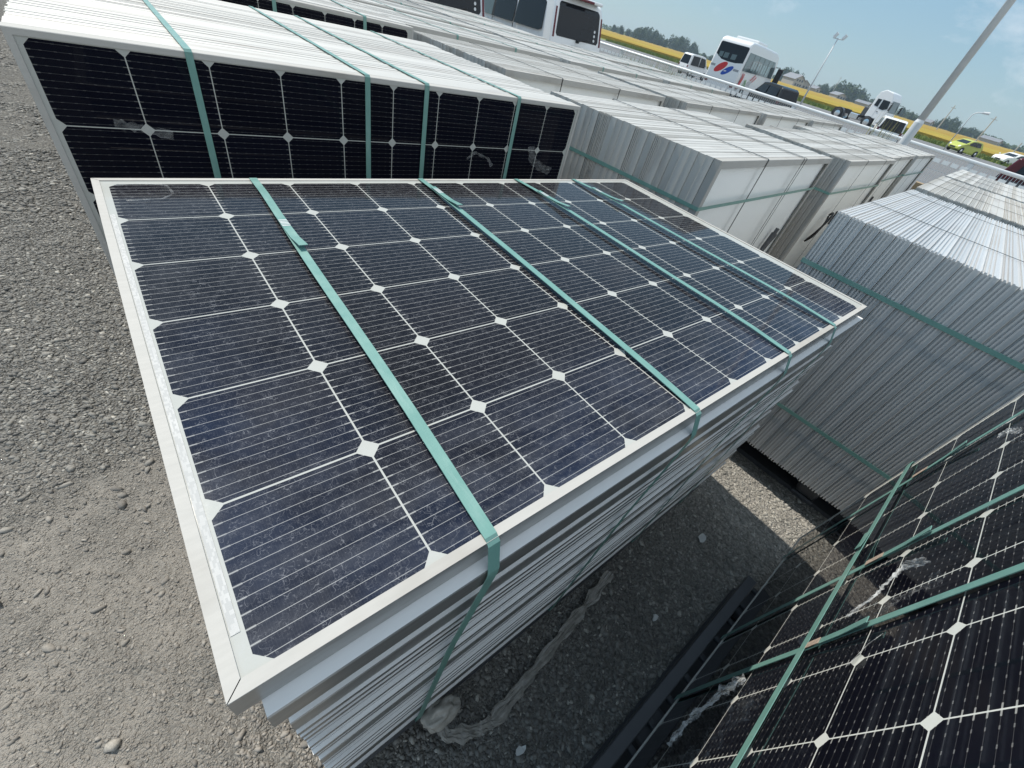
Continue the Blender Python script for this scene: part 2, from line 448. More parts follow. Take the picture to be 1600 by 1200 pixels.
# ------------------------------------------------------------------ mesh helpers
class MB:
    def __init__(s):
        s.v = []; s.f = []; s.mi = []; s.uv = {}
    def vert(s, p):
        s.v.append(tuple(p)); return len(s.v) - 1
    def face(s, idx, m=0, uv=None):
        if uv is not None: s.uv[len(s.f)] = uv
        s.f.append(tuple(idx)); s.mi.append(m)
    def poly(s, pts, m=0, uv=None):
        s.face([s.vert(p) for p in pts], m, uv)
    def box(s, lo, hi, m=0, M=None):
        x0, y0, z0 = lo; x1, y1, z1 = hi
        P = [Vector(p) for p in ((x0, y0, z0), (x1, y0, z0), (x1, y1, z0), (x0, y1, z0), (x0, y0, z1), (x1, y0, z1), (x1, y1, z1), (x0, y1, z1))]
        if M is not None: P = [M @ p for p in P]
        i = [s.vert(p) for p in P]
        for q in ((3, 2, 1, 0), (4, 5, 6, 7), (0, 1, 5, 4), (1, 2, 6, 5), (2, 3, 7, 6), (3, 0, 4, 7)):
            s.face([i[k] for k in q], m)
    def tube(s, pts, r, n=8, m=0, cap=True):
        pts = [Vector(p) for p in pts]
        rings = []
        up = Vector((0, 0, 1))
        for k, p in enumerate(pts):
            d = (pts[min(k + 1, len(pts) - 1)] - pts[max(k - 1, 0)]).normalized()
            a = d.cross(up)
            if a.length < 1e-3: a = d.cross(Vector((1, 0, 0)))
            a.normalize(); b = d.cross(a)
            rr = r[k] if isinstance(r, (list, tuple)) else r
            rings.append([s.vert(p + (a * math.cos(t) + b * math.sin(t)) * rr) for t in [2 * math.pi * j / n for j in range(n)]])
        for A, B in zip(rings, rings[1:]):
            for j in range(n):
                s.face((A[j], A[(j + 1) % n], B[(j + 1) % n], B[j]), m)
        if cap:
            s.face(list(reversed(rings[0])), m); s.face(rings[-1], m)
    def ribbon(s, pts, wdirs, w, t, m=0, closed=False):
        """flat strap along pts; wdirs = width direction (unit) per point or one for all; thickness outward"""
        pts = [Vector(p) for p in pts]
        n = len(pts)
        rows = []
        for k in range(n):
            a = pts[(k - 1) % n] if (closed or k > 0) else pts[k]
            b = pts[(k + 1) % n] if (closed or k < n - 1) else pts[k]
            d = (b - a).normalized()
            wd = Vector(wdirs[k] if isinstance(wdirs, list) else wdirs).normalized()
            nn = d.cross(wd).normalized()
            p = pts[k]
            rows.append([s.vert(p - wd * w / 2), s.vert(p + wd * w / 2), s.vert(p + wd * w / 2 + nn * t), s.vert(p - wd * w / 2 + nn * t)])
        rng = range(n) if closed else range(n - 1)
        for k in rng:
            A = rows[k]; B = rows[(k + 1) % n]
            for j in range(4):
                s.face((A[j], A[(j + 1) % 4], B[(j + 1) % 4], B[j]), m)
        if not closed:
            s.face(list(reversed(rows[0])), m); s.face(rows[-1], m)
    def build(s, name, mats, parent=None, smooth=False, fixn=True):
        me = bpy.data.meshes.new(name)
        me.from_pydata(s.v, [], s.f)
        if not isinstance(mats, (list, tuple)): mats = [mats]
        for mm in mats: me.materials.append(mm)
        me.polygons.foreach_set('material_index', s.mi)
        if s.uv:
            ul = me.uv_layers.new(name='UVMap')
            for fi, uv in s.uv.items():
                for li, c in zip(me.polygons[fi].loop_indices, uv):
                    ul.data[li].uv = c
        if fixn:
            bm = bmesh.new(); bm.from_mesh(me)
            bmesh.ops.recalc_face_normals(bm, faces=bm.faces)
            bm.to_mesh(me); bm.free()
        if smooth:
            me.polygons.foreach_set('use_smooth', [True] * len(me.polygons))
        me.update()
        o = bpy.data.objects.new(name, me)
        COL.objects.link(o)
        if parent is not None: o.parent = parent
        return o

def tag(o, label, cat, group=None):
    o['label'] = label; o['category'] = cat
    if group: o['group'] = group
    return o
def thing(name, label, cat, M=None, group=None):
    o = bpy.data.objects.new(name, None)
    o.empty_display_size = 0.2
    COL.objects.link(o)
    if M is not None: o.matrix_world = M
    return tag(o, label, cat, group)
def struct(o, kind='structure'):
    o['kind'] = kind
    return o
def copy_tree(o, parent=None):
    c = o.copy(); COL.objects.link(c)
    if parent is not None:
        c.parent = parent
        c.matrix_parent_inverse = o.matrix_parent_inverse
    for ch in list(o.children): copy_tree(ch, c)
    return c
def pose(x, y, z, fwd):
    f = Vector((fwd[0], fwd[1], 0)).normalized()
    return Matrix(((f.x, -f.y, 0, x), (f.y, f.x, 0, y), (0, 0, 1, z), (0, 0, 0, 1)))
def bevel(o, width, seg=2, ang=30):
    m = o.modifiers.new('bevel', 'BEVEL'); m.width = width; m.segments = seg; m.limit_method = 'ANGLE'; m.angle_limit = R(ang)
    return o

def gz(x):
    P = ((-1e9, 0.02), (-2, 0.02), (4, -0.05), (13, -0.08), (16, -0.2), (32, -0.45), (1e9, -0.45))
    for (a, za), (b, zb) in zip(P, P[1:]):
        if x <= b:
            return za + (zb - za) * (x - a) / (b - a)
    return -0.45
def azd(az, D):
    a = R(az)
    return CW.x + D * math.cos(a), CW.y + D * math.sin(a)

# main-stack frame: origin at the top panel's far-left cell corner, x along the long side, z normal to the panel
MM = Matrix(((0.9998720250825597, -3.2e-05, 0.015997888409767316, 0), (0, 0.9999980000059998, 0.001999996, 0),
             (-0.01599792040551214, -0.00199974, 0.99987002534, 0.985), (0, 0, 0, 1)))
P = 0.1585

# ------------------------------------------------------------------ ground
def build_ground():
    rnd = random.Random(3)
    xs = list(np.unique(np.concatenate([np.arange(-1.2, 2.6, 0.014), np.array([-2500, -600, -150, -40, -15, -8, -5, -4, -3, -2, 3, 4, 5, 6, 8, 10, 12, 12.6])])))
    ys = list(np.unique(np.concatenate([np.arange(-1.7, 3.2, 0.014), np.array([-2500, -600, -150, -40, -15, -8, -5, -3.5, 3.6, 4, 6, 8, 10, 14, 20, 40, 150, 600, 2500])])))
    mb = MB()
    nx, ny = len(xs), len(ys)
    for y in ys:
        for x in xs:
            z = gz(x)
            if -1.2 <= x <= 2.6 and -1.7 <= y <= 3.2:
                pv = Vector((x, y, 0))
                z += 0.010 * noise.noise(pv * 2.1) + 0.006 * noise.noise(pv * 9) + 0.004 * noise.noise(pv * 31)
                z -= 0.004
            mb.v.append((x, y, z))
    for j in range(ny - 1):
        for i in range(nx - 1):
            a = j * nx + i
            mb.face((a, a + 1, a + 1 + nx, a + nx))
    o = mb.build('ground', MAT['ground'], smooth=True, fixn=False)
    struct(o)
    # loose stones lying on it
    ico = bmesh.new(); bmesh.ops.create_icosphere(ico, subdivisions=1, radius=1.0)
    iv = np.array([v.co[:] for v in ico.verts]); ifc = np.array([[v.index for v in f.verts] for f in ico.faces]); ico.free()
    rg = np.random.default_rng(5)
    px, py, pr = [], [], []
    def add(n, x0, x1, y0, y1, med, sg, mx_, keep):
        x = rg.uniform(x0, x1, n); y = rg.uniform(y0, y1, n)
        r = np.minimum(mx_, med * np.exp(rg.normal(0, sg, n)))
        k = keep(x, y)
        px.append(x[k]); py.append(y[k]); pr.append(r[k])
    def left(x, y):
        n = len(x)
        lump = np.array([noise.noise(Vector((a * 3.5, b * 3.5, 2.0))) for a, b in zip(x, y)])
        d = y + 0.45 * lump
        dens = np.clip((d - 0.02) / 0.55, 0.05, 1.0)
        dens = np.maximum(dens, np.clip((x + 0.30 + 0.3 * lump) / 0.25, 0, 1) * np.clip((-0.45 - y) / 0.3, 0, 1))
        return (rg.uniform(0, 1, n) < dens)
    add(17000, -0.85, 0.06, -1.1, 0.3, 0.0036, 0.40, 0.013, left)
    add(30000, -0.80, 0.02, -1.1, 0.35, 0.0019, 0.45, 0.006, lambda x, y: x > -9)
    add(42000, -0.85, 0.06, 0.2, 2.2, 0.0046, 0.38, 0.012, left)
    add(42000, -1.6, 0.06, 2.2, 7.0, 0.0078, 0.36, 0.018, left)
    add(120, -0.85, 0.0, -1.0, 1.6, 0.011, 0.25, 0.018, lambda x, y: x > -9)
    add(26000, 0.1, 2.25, -1.42, -0.82, 0.0042, 0.40, 0.012, lambda x, y: x > -1)
    px = np.concatenate(px); py = np.concatenate(py); pr = np.concatenate(pr)
    N = len(px); nv = len(iv)
    an = rg.uniform(0, 6.283, N); ti = rg.uniform(-0.4, 0.4, N)
    sx = pr * rg.uniform(0.9, 1.7, N); sy = pr * rg.uniform(0.6, 1.05, N); sz = pr * rg.uniform(0.28, 0.6, N)
    jit = rg.uniform(0.58, 1.25, (N, nv))
    V = iv[None] * jit[..., None] * np.stack([sx, sy, sz], 1)[:, None]
    y2 = V[..., 1] * np.cos(ti)[:, None] - V[..., 2] * np.sin(ti)[:, None]
    z2 = V[..., 1] * np.sin(ti)[:, None] + V[..., 2] * np.cos(ti)[:, None]
    X_ = V[..., 0] * np.cos(an)[:, None] - y2 * np.sin(an)[:, None] + px[:, None]
    Y_ = V[..., 0] * np.sin(an)[:, None] + y2 * np.cos(an)[:, None] + py[:, None]
    gzv = np.array([gz(a) + 0.010 * noise.noise(Vector((a, b, 0)) * 2.1) + 0.006 * noise.noise(Vector((a, b, 0)) * 9) + 0.004 * noise.noise(Vector((a, b, 0)) * 31) - 0.004 for a, b in zip(px, py)])
    Z_ = z2 + (gzv + sz * 0.22)[:, None]
    co_ = np.stack([X_, Y_, Z_], -1).reshape(-1, 3)
    F_ = (ifc[None] + (np.arange(N) * nv)[:, None, None]).reshape(-1, 3)
    me = bpy.data.meshes.new('gravel')
    me.vertices.add(len(co_)); me.vertices.foreach_set('co', co_.astype(np.float32).ravel())
    me.loops.add(F_.size); me.loops.foreach_set('vertex_index', F_.astype(np.int32).ravel())
    me.polygons.add(len(F_)); me.polygons.foreach_set('loop_start', np.arange(0, F_.size, 3, dtype=np.int32))
    me.update(calc_edges=True)
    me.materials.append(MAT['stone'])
    go = bpy.data.objects.new('gravel', me); COL.objects.link(go)
    struct(tag(go, 'loose grey gravel stones scattered over the packed yard', 'gravel'), 'stuff')
    # parking and road asphalt beyond the fence, verge, field
    a = MB()
    X = [12.6, 13, 14, 16, 20, 26, 32, 50, 84]
    Y = [-120, 260]
    for x0, x1 in zip(X, X[1:]):
        a.poly([(x0, Y[0], gz(x0) + 0.006), (x1, Y[0], gz(x1) + 0.006), (x1, Y[1], gz(x1) + 0.006), (x0, Y[1], gz(x0) + 0.006)])
    struct(a.build('road', MAT['asphalt'], fixn=False))
    g2 = MB()
    g2.poly([(84, -2500, -0.45), (2600, -2500, -0.45), (2600, 2600, -0.45), (84, 2600, -0.45)])
    g2.poly([(12.6, 260, -0.46), (84, 260, -0.46), (84, 2600, -0.46), (12.6, 2600, -0.46)])
    g2.poly([(12.6, -2500, -0.46), (84, -2500, -0.46), (84, -120, -0.46), (12.6, -120, -0.46)])
    struct(g2.build('field_ground', MAT['grass'], fixn=False))
    f = MB()
    f.box((93, -200, -0.44), (640, 620, 0.22))
    struct(f.build('rice_field', MAT['field']))
    # rough verge grass in front of the field
    vg = MB()
    for _ in range(16000):
        x = rnd.uniform(84.2, 93.6); y = rnd.uniform(-5, 75); h = rnd.uniform(0.15, 0.55); an = rnd.uniform(0, 6.28)
        ww = rnd.uniform(0.06, 0.16)
        c, s_ = math.cos(an) * ww, math.sin(an) * ww
        vg.poly([(x - c, y - s_, -0.45), (x + c, y + s_, -0.45), (x + rnd.uniform(-.15, .15), y + rnd.uniform(-.15, .15), -0.45 + h)])
    struct(tag(vg.build('verge_grass', MAT['grass'], fixn=False), 'rough green grass along the edge of the golden rice field', 'grass'), 'stuff')
build_ground()

# ------------------------------------------------------------------ panels and bundles
PROF = {  # (depth through the panel 0..1, inset of the outer wall)
    'flat': ((0, 0.0004), (0.02, 0.0), (0.08, 0.0), (0.09, 0.0012), (0.92, 0.0012), (0.93, 0.0), (1, 0.0)),
    'ribbed': ((0, 0.0), (0.03, 0.0), (0.04, 0.0030), (0.26, 0.0030), (0.27, 0.0)) + tuple((0.27 + 0.243 * k + q, d) for k in range(3) for q, d in ((0.115, 0.0), (0.125, 0.0060), (0.225, 0.0060), (0.242, 0.0))),
    'plain': ((0, 0.0012), (0.04, 0.0), (0.96, 0.0), (1, 0.0012)),
    'lipped': ((0, 0.0058), (0.11, 0.0058), (0.115, 0.0), (0.40, 0.0), (0.42, 0.0055), (1, 0.0058)),
}
def frame_shell(mb, L, H, t, prof, lip=0.0, m=0, cap_front=True, xin=None, mled=None, mlip=None):
    """panel standing in xz, thickness along +y. Outer wall follows prof; lip ring at y=0 when lip>0"""
    rings = []
    for d, i in PROF[prof]:
        y = d * t
        j = i if xin is None else xin
        rings.append([mb.vert(p) for p in ((j, y, i), (L - j, y, i), (L - j, y, H - i), (j, y, H - i))])
    for A, B in zip(rings, rings[1:]):
        for j in range(4):
            led = mled is not None and abs(mb.v[A[0]][1] - mb.v[B[0]][1]) < 0.0005 and mb.v[A[0]][2] > mb.v[B[0]][2]
            mb.face((A[j], A[(j + 1) % 4], B[(j + 1) % 4], B[j]), mled if led else m)
    mb.face(rings[-1], m)
    if lip > 0:
        i2 = [mb.vert(p) for p in ((lip, 0, lip), (L - lip, 0, lip), (L - lip, 0, H - lip), (lip, 0, H - lip))]
        A = rings[0]
        for j in range(4):
            mb.face((A[j], A[(j + 1) % 4], i2[(j + 1) % 4], i2[j]), m if mlip is None else mlip)
        return i2
    if cap_front: mb.face(list(reversed(rings[0])), m)
def inner_panel_mesh(L, H, t, prof, mat):
    mb = MB(); frame_shell(mb, L, H, t, prof)
    o = mb.build('panel', mat)
    me = o.data
    bpy.data.objects.remove(o)
    return me
def loop_yz(mb, x, y0, y1, z0, z1, w, t=0.0012, m=0, dr=0.0):
    """strap round a bundle over the top and down both faces"""
    e = 0.0015
    pts = [(x, y0 - e, z0), (x, y0 - e, z1 + e - 0.004), (x, y0 + 0.003, z1 + e), (x, (y0 + y1) / 2, z1 + e - dr / 2), (x, y1 - 0.003, z1 + e - dr), (x, y1 + e, z1 - 0.004 - dr), (x, y1 + e, z0)]
    mb.ribbon(pts, (1, 0, 0), w, -t, m)
def loop_xy(mb, z, x0, x1, y0, y1, w, t=0.0012, m=0):
    e = 0.0025
    mb.ribbon([(x0 - e, y0 - e, z), (x1 + e, y0 - e, z), (x1 + e, y1 + e, z), (x0 - e, y1 + e, z)], (0, 0, 1), w, t, m, closed=True)

def bundle(name, label, M, L, H, D, near='back', straps_top=(), straps_round=(), dark=(), group='strapped bundles of upright solar panels', prof=('flat', 'ribbed'), t=0.0365, seed=0, detail=True, front_lip=0.012, grid=None, front_mat=None, strapw=0.016, boxes=(), jit=0.0025, drop=0.0, side_mat=None):
    rnd = random.Random(seed)
    root = thing(name, label, 'panel bundle', M, group)
    n = max(3, int(D / t))
    th = t - 0.0013
    mes = [inner_panel_mesh(L, H, th, pr, side_mat or MAT['alu_stack']) for pr in prof]
    run = 0; cur = 0
    for k in range(1, n):
        if run <= 0:
            cur = rnd.randrange(len(mes)); run = rnd.randint(1, 3)
        run -= 1
        o = bpy.data.objects.new('panel', mes[cur])
        COL.objects.link(o); o.parent = root
        o.location = (rnd.uniform(-jit, jit), k * t, rnd.uniform(-0.0014, 0.0012) - drop * k / n)
        o.rotation_euler = (0, rnd.uniform(-0.0006, 0.0006), 0)
    # outermost panel with its visible face
    mb = MB()
    if near == 'cells':
        lip = front_lip
        i2 = frame_shell(mb, L, H, th, 'plain', lip)
        fr = mb.build('panel', MAT['alu'], root)
        g = MB()
        x0, x1, z0, z1 = lip, L - lip, lip, H - lip
        gx, gzz = grid      # local x of cell column 0, local z of cell row 0 (top)
        f = lambda x, z: ((x - gx) / P, (gzz - z) / P)
        g.poly([(x0, 0.002, z0), (x1, 0.002, z0), (x1, 0.002, z1), (x0, 0.002, z1)], 0, [f(x0, z0), f(x1, z0), f(x1, z1), f(x0, z1)])
        for a, b in (((x0, z0), (x1, z0)), ((x1, z0), (x1, z1)), ((x1, z1), (x0, z1)), ((x0, z1), (x0, z0))):
            g.poly([(a[0], 0.0, a[1]), (b[0], 0.0, b[1]), (b[0], 0.002, b[1]), (a[0], 0.002, a[1])], 1, [(0, 0)] * 4)
        g.build('glass', [front_mat or MAT['cells_clean'], MAT['alu']], fr, fixn=False)
    else:
        lip = 0.032
        i2 = frame_shell(mb, L, H, th, 'plain', lip)
        b = [mb.vert(p) for p in ((0.003, 0.024, 0.003), (L - 0.003, 0.024, 0.003), (L - 0.003, 0.024, H - 0.003), (0.003, 0.024, H - 0.003))]
        c = [mb.vert(p) for p in ((lip, 0.0015, lip), (L - lip, 0.0015, lip), (L - lip, 0.0015, H - lip), (lip, 0.0015, H - lip))]
        for j in range(4):
            mb.face((i2[j], i2[(j + 1) % 4], c[(j + 1) % 4], c[j]))
            mb.face((c[j], c[(j + 1) % 4], b[(j + 1) % 4], b[j]))
        fr = mb.build('panel', MAT['alu'], root)
        g = MB()
        g.poly([(0.003, 0.0235, 0.003), (L - 0.003, 0.0235, 0.003), (L - 0.003, 0.0235, H - 0.003), (0.003, 0.0235, H - 0.003)])
        g.build('backsheet', MAT['back'], fr, fixn=False)
        for (bx, bz) in boxes:
            jb = MB(); jb.box((bx - 0.012, 0.004, bz - 0.06), (bx + 0.012, 0.0236, bz + 0.06))
            bevel(jb.build('junction_box', MAT['black_plastic'], fr), 0.003)
    y1 = n * t - 0.0016
    for x, wd in straps_top:
        s = MB(); loop_yz(s, x, 0, y1, -0.02, H + 0.002, wd, dr=drop)
        s.build('strap', MAT['strap'], root)
    for x, wd in dark:
        s = MB(); loop_yz(s, x, 0, y1, -0.02, H + 0.002, wd, dr=drop)
        s.build('strap', MAT['strap_dark'], root)
    for z in straps_round:
        s = MB(); loop_xy(s, z, -0.003, L + 0.003, 0, y1, strapw)
        s.build('strap', MAT['strap'], root)
    return root

def make_pallet(L, W, h=0.125):
    root = thing('pallet', 'black plastic pallet', 'pallet')
    d = MB()
    ys = [(0.0, 0.034), (W - 0.034, W)] + [(0.09 + k * (W - 0.18) / 6 + 0.012, 0.09 + (k + 1) * (W - 0.18) / 6 - 0.012) for k in range(6)]
    for y0, y1 in ys:
        d.box((0, y0, h - 0.028), (L, y1, h))
    for k in range(15):
        x0 = k * (L - 0.022) / 14
        d.box((x0, 0.002, h - 0.045), (x0 + 0.022, W - 0.002, h - 0.0283))
    bevel(d.build('deck', MAT['black_plastic'], root), 0.003, 1)
    fx = [0, (L - 0.16) / 2, L - 0.16]
    for y0 in (0.004, W / 2 - 0.055, W - 0.114):
        r = MB(); r.box((0.002, y0, 0.0), (L - 0.002, y0 + 0.11, 0.022))
        for hx in range(int(L / 0.06)):
            pass
        bevel(r.build('runner', MAT['black_plastic'], root), 0.006, 1)
        for x0 in fx:
            b = MB()
            b.box((x0 + 0.004, y0 + 0.004, 0.0222), (x0 + 0.156, y0 + 0.106, h - 0.0453))
            bevel(b.build('block', MAT['black_plastic'], root), 0.02, 3)
    for x0 in fx:
        b = MB(); b.box((x0 + 0.01, 0.116, 0.001), (x0 + 0.15, W - 0.116, 0.0205))
        b.build('cross_runner', MAT['black_plastic'], root)
    return root

# ---- main stack: panels lying flat
def main_stack():
    rnd = random.Random(11)
    Lm, Wm = 1.655, 0.987
    ox, oy = -0.0215, 0.0255           # far-left outer corner in the main frame
    t = 0.0395
    n = 21
    base = MM @ Matrix.Translation((0, 0, -n * t))
    root = thing('panel_stack', 'tall flat stack of framed solar panels, dusty cell side up, tied by four teal straps', 'panel stack', base)
    th = t - 0.0014
    RX = Matrix(((1, 0, 0), (0, 0, 1), (0, -1, 0))).to_4x4()   # standing panel (x, y depth, z up) -> lying: depth -> -z, z -> +y
    def lay(o, dx, dy, ztop):
        o.matrix_local = Matrix.Translation((ox + dx, oy - Wm + dy, ztop)) @ RX
    mes = []
    for pr in ('lipped', 'plain', 'lipped'):
        mb = MB()
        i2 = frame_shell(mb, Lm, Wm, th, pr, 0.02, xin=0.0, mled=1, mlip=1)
        b = [mb.vert(p) for p in ((0.02, 0.003, 0.02), (Lm - 0.02, 0.003, 0.02), (Lm - 0.02, 0.003, Wm - 0.02), (0.02, 0.003, Wm - 0.02))]
        for j in range(4): mb.face((i2[j], i2[(j + 1) % 4], b[(j + 1) % 4], b[j]))
        mb.face(b)
        o = mb.build('panel', [MAT['alu_flat'], MAT['alu_skylit']]); mes.append(o.data); bpy.data.objects.remove(o)
    lightme = mes[1].copy(); pass
    offs = [(0.017, -0.014), (0.019, 0.004), (0.022, 0.001)]
    for k in range(1, n):
        o = bpy.data.objects.new('panel', lightme if k <= 1 else mes[rnd.randrange(3)])
        COL.objects.link(o); o.parent = root
        dx, dy = offs[k - 1] if k <= 3 else (0.0215 + 0.0007 * k, rnd.uniform(-0.006, 0.004))
        lay(o, dx, dy, (n - k) * t)
    # top panel
    lip = 0.0115
    zt = n * t
    fm = MB()
    frame_shell(fm, Lm, Wm, th, 'plain', 0, cap_front=False)
    # mitred lips as four separate bars with a hairline joint
    g = 0.0006
    for A, B, C_, D_ in (((0, 0), (Lm, 0), (Lm - lip, lip), (lip, lip)), ((Lm, 0), (Lm, Wm), (Lm - lip, Wm - lip), (Lm - lip, lip)),
                         ((Lm, Wm), (0, Wm), (lip, Wm - lip), (Lm - lip, Wm - lip)), ((0, Wm), (0, 0), (lip, lip), (lip, Wm - lip))):
        d = Vector((B[0] - A[0], B[1] - A[1])).normalized() * g
        q = [(A[0] + d.x, 0.0, A[1] + d.y), (B[0] - d.x, 0.0, B[1] - d.y), (C_[0] - d.x, 0.0, C_[1] - d.y), (D_[0] + d.x, 0.0, D_[1] + d.y)]
        fm.poly(q, 1)
        fm.poly([q[0], q[3], (q[3][0], 0.004, q[3][2]), (q[0][0], 0.004, q[0][2])])
        fm.poly([q[1], q[2], (q[2][0], 0.004, q[2][2]), (q[1][0], 0.004, q[1][2])])
        fm.poly([q[3], q[2], (q[2][0], 0.002, q[2][2]), (q[3][0], 0.002, q[3][2])])
    top = fm.build('panel', [MAT['alu_flat'], MAT['alu']], root)
    lay(top, 0, 0, zt)
    gl = MB()
    x0, x1, z0, z1 = lip, Lm - lip, lip, Wm - lip
    f = lambda x, z: ((x + ox) / P, (Wm - z - oy) / P)
    gl.poly([(x0, 0.0016, z0), (x1, 0.0016, z0), (x1, 0.0016, z1), (x0, 0.0016, z1)], 0, [f(x0, z0), f(x1, z0), f(x1, z1), f(x0, z1)])
    gl.build('glass', MAT['cells_dusty'], top, fixn=False)
    lb = MB()
    lb.poly([(0.0125, 0.0011, 0.045), (0.0195, 0.0011, 0.045), (0.0195, 0.0011, Wm - 0.16), (0.0125, 0.0011, Wm - 0.16)])
    lb.build('label_strip', MAT['label'], top, fixn=False)
    # straps
    yn, yf = oy - Wm, oy
    for (xf, xn, seal) in ((0.251, 0.219, -0.27), (0.673, 0.641, -0.13), (1.029, 1.032, -0.17), (1.307, 1.335, -0.15)):
        s = MB()
        h = 0.006
        pts = []
        d2 = (xn - xf)
        pts.append((xf, yf + 0.003, 0.02)); pts.append((xf, yf + 0.003, zt - 0.004)); pts.append((xf, yf - 0.004, zt + 0.0015))
        for k in range(1, 10):
            q = k / 10
            pts.append((xf + d2 * q + 0.0012 * math.sin(q * 9 + xf * 5), yf + (yn - yf) * q, zt + h * min(1, min(q, 1 - q) * 8) + 0.0008))
        pts.append((xn, yn + 0.004, zt + 0.0015)); pts.append((xn + 0.0005, yn - 0.003, zt - 0.004))
        pts.append((xn - 0.001, yn - 0.0165, zt - t - 0.002)); pts.append((xn - 0.002, yn - 0.0175, zt - t - 0.012))
        pts.append((xn - 0.012, yn - 0.010, zt - 0.30)); pts.append((xn - 0.022, yn - 0.008, 0.02)); pts.append((xn - 0.022, yn + 0.02, -0.004))
        s.ribbon(pts, (1, 0, 0), 0.0155, 0.0012)
        st = s.build('strap', MAT['strap'], root)
        # overlapping loose end and its friction weld
        y0 = oy + seal
        xs_ = xf + d2 * (yf - y0) / (yf - yn)
        e = MB()
        sl_ = d2 / (yn - yf)
        P3 = [(xs_ + 0.001, y0 + 0.05, zt + h + 0.0025), (xs_ + 0.0015 - sl_ * 0.05, y0, zt + h + 0.0026), (xs_ + 0.002 - sl_ * 0.09, y0 - 0.045, zt + h + 0.0045), (xs_ + 0.0045 - sl_ * 0.13, y0 - 0.088, zt + h + 0.010)]
        e.ribbon(P3, (1, 0, 0), 0.0155, 0.0012)
        e.build('strap_end', MAT['strap'], st)
        wv = MB()
        for q in range(5):
            wv.box((xs_ - 0.0072, y0 + 0.006 + q * 0.006, zt + h + 0.0036), (xs_ + 0.0078, y0 + 0.0085 + q * 0.006, zt + h + 0.0044))
        wv.build('weld', MAT['sticker'], st)
    return root
main = main_stack()

# ---- bundle A: upright, cell side to the camera
def frameM(o, X, Y, Z):
    return Matrix(((X.x, Y.x, Z.x, o.x), (X.y, Y.y, Z.y, o.y), (X.z, Y.z, Z.z, o.z), (0, 0, 0, 1)))
M3 = MM.to_3x3()
e1 = (M3 @ Vector((0.99953492, -0.02843381, 0.01102091))).normalized()
e2 = (M3 @ Vector((0.01120762, 0.0064155, -0.99991661))).normalized()
oA = MM @ Vector((-0.05471316, 0.35007092, 0.15112763))
Zl = -e2; Yl = Zl.cross(e1).normalized()
ovx, ovt, HA = 0.021, 0.0135, 0.985
oAl = oA - e1 * ovx + e2 * (HA - ovt)
A = bundle('panel_bundle', 'upright panel bundle showing its black cell face right behind the flat stack', frameM(oAl, e1, Yl, Zl), 10 * P + 2 * ovx, HA, 1.36, near='cells',
           straps_top=((1.77 * P + ovx, 0.0155), (4.48 * P + ovx, 0.0155), (5.7 * P + ovx, 0.0155), (8.08 * P + ovx, 0.0155)),
           grid=(ovx, HA - ovt), seed=1, front_lip=0.0125, prof=('plain', 'flat'), drop=0.034)
# ---- bundle E: upright, glass face towards the aisle (bottom right corner of the view)
f1 = (M3 @ Vector((0.99995997, 0, 0.00894743))).normalized()
f2 = (M3 @ Vector((-0.00894288, -0.03331938, 0.99940474))).normalized()
oE = MM @ Vector((0.84691341, -1.33721742, -0.66996987))
Xl = -f1; Yl2 = f2.cross(Xl).normalized()
ob = oE + f1 * (5 * P + 0.012) - f2 * (P + 0.012)
HE = 6 * P + 0.024
LE = 10 * P + 0.024
E_ = bundle('panel_bundle', 'upright panel bundle with thin edged glossy glass face across the aisle, criss-crossed by teal straps', frameM(ob, Xl, Yl2, f2), LE, HE, 0.62, near='cells',
            straps_top=(), straps_round=(), grid=(0.012, HE - 0.012), seed=2, front_lip=0.0035, front_mat=MAT['cells_front'], prof=('plain', 'flat'))
def e_local(i, j, out=0.0):
    """grid position (i along world x, j upward) to bundle-local coordinates"""
    return Vector(((5 - i) * P + 0.012, -out, (j + 1) * P + 0.012))
for i0, i1 in ((4.15, 3.85), (1.2, 1.08), (-0.42, -0.52), (-3.4, -3.45)):
    s = MB()
    a = e_local(i0, -1.1, 0.002); b = e_local(i1, 5.1, 0.002)
    pts = [a.lerp(b, q / 8) + Vector((0.0008 * math.sin(q * 2.1), -0.0012 * (1 if 0 < q < 8 else 0), 0)) for q in range(9)]
    pts += [pts[-1] + Vector((0, 0.01, 0.006)), pts[-1] + Vector((0, 0.63, 0.006))]
    s.ribbon(pts, (1, 0, 0), 0.0165, -0.0012)
    st = s.build('strap', MAT['strap'], E_)
    # overlap end with a worn, rusty looking patch
    q0 = 0.60 if i0 > 1 else 0.54
    e = MB()
    c0 = a.lerp(b, q0); c1 = a.lerp(b, q0 + 0.13)
    e.ribbon([c0 + Vector((0, -0.003, 0)), c0.lerp(c1, 0.5) + Vector((0.001, -0.0045, 0)), c1 + Vector((0.003, -0.009, 0))], (1, 0, 0), 0.0165, -0.0012)
    e.build('strap_end', MAT['strap'], st)
    wv = MB(); c2 = a.lerp(b, q0 - 0.035); c3 = a.lerp(b, q0 + 0.012)
    wv.ribbon([c2 + Vector((0, -0.0046, 0)), c3 + Vector((0, -0.0052, 0))], (1, 0, 0), 0.0168, -0.0006)
    wv.build('weld', MAT['tape'], st)
s = MB()
s.ribbon([e_local(5.12, 2.06, 0.004), e_local(5.0, 2.06, 0.0055), e_local(1.1, 2.05, 0.0065), e_local(-1, 2.05, 0.0065), e_local(-5.1, 2.02, 0.004)], (0, 0, 1), 0.0165, 0.0012)
s.ribbon([e_local(5.12, 2.06, 0.004), e_local(5.12, 2.06, -0.6)], (0, 0, 1), 0.0165, -0.0012)
hs = s.build('strap', MAT['strap'], E_)
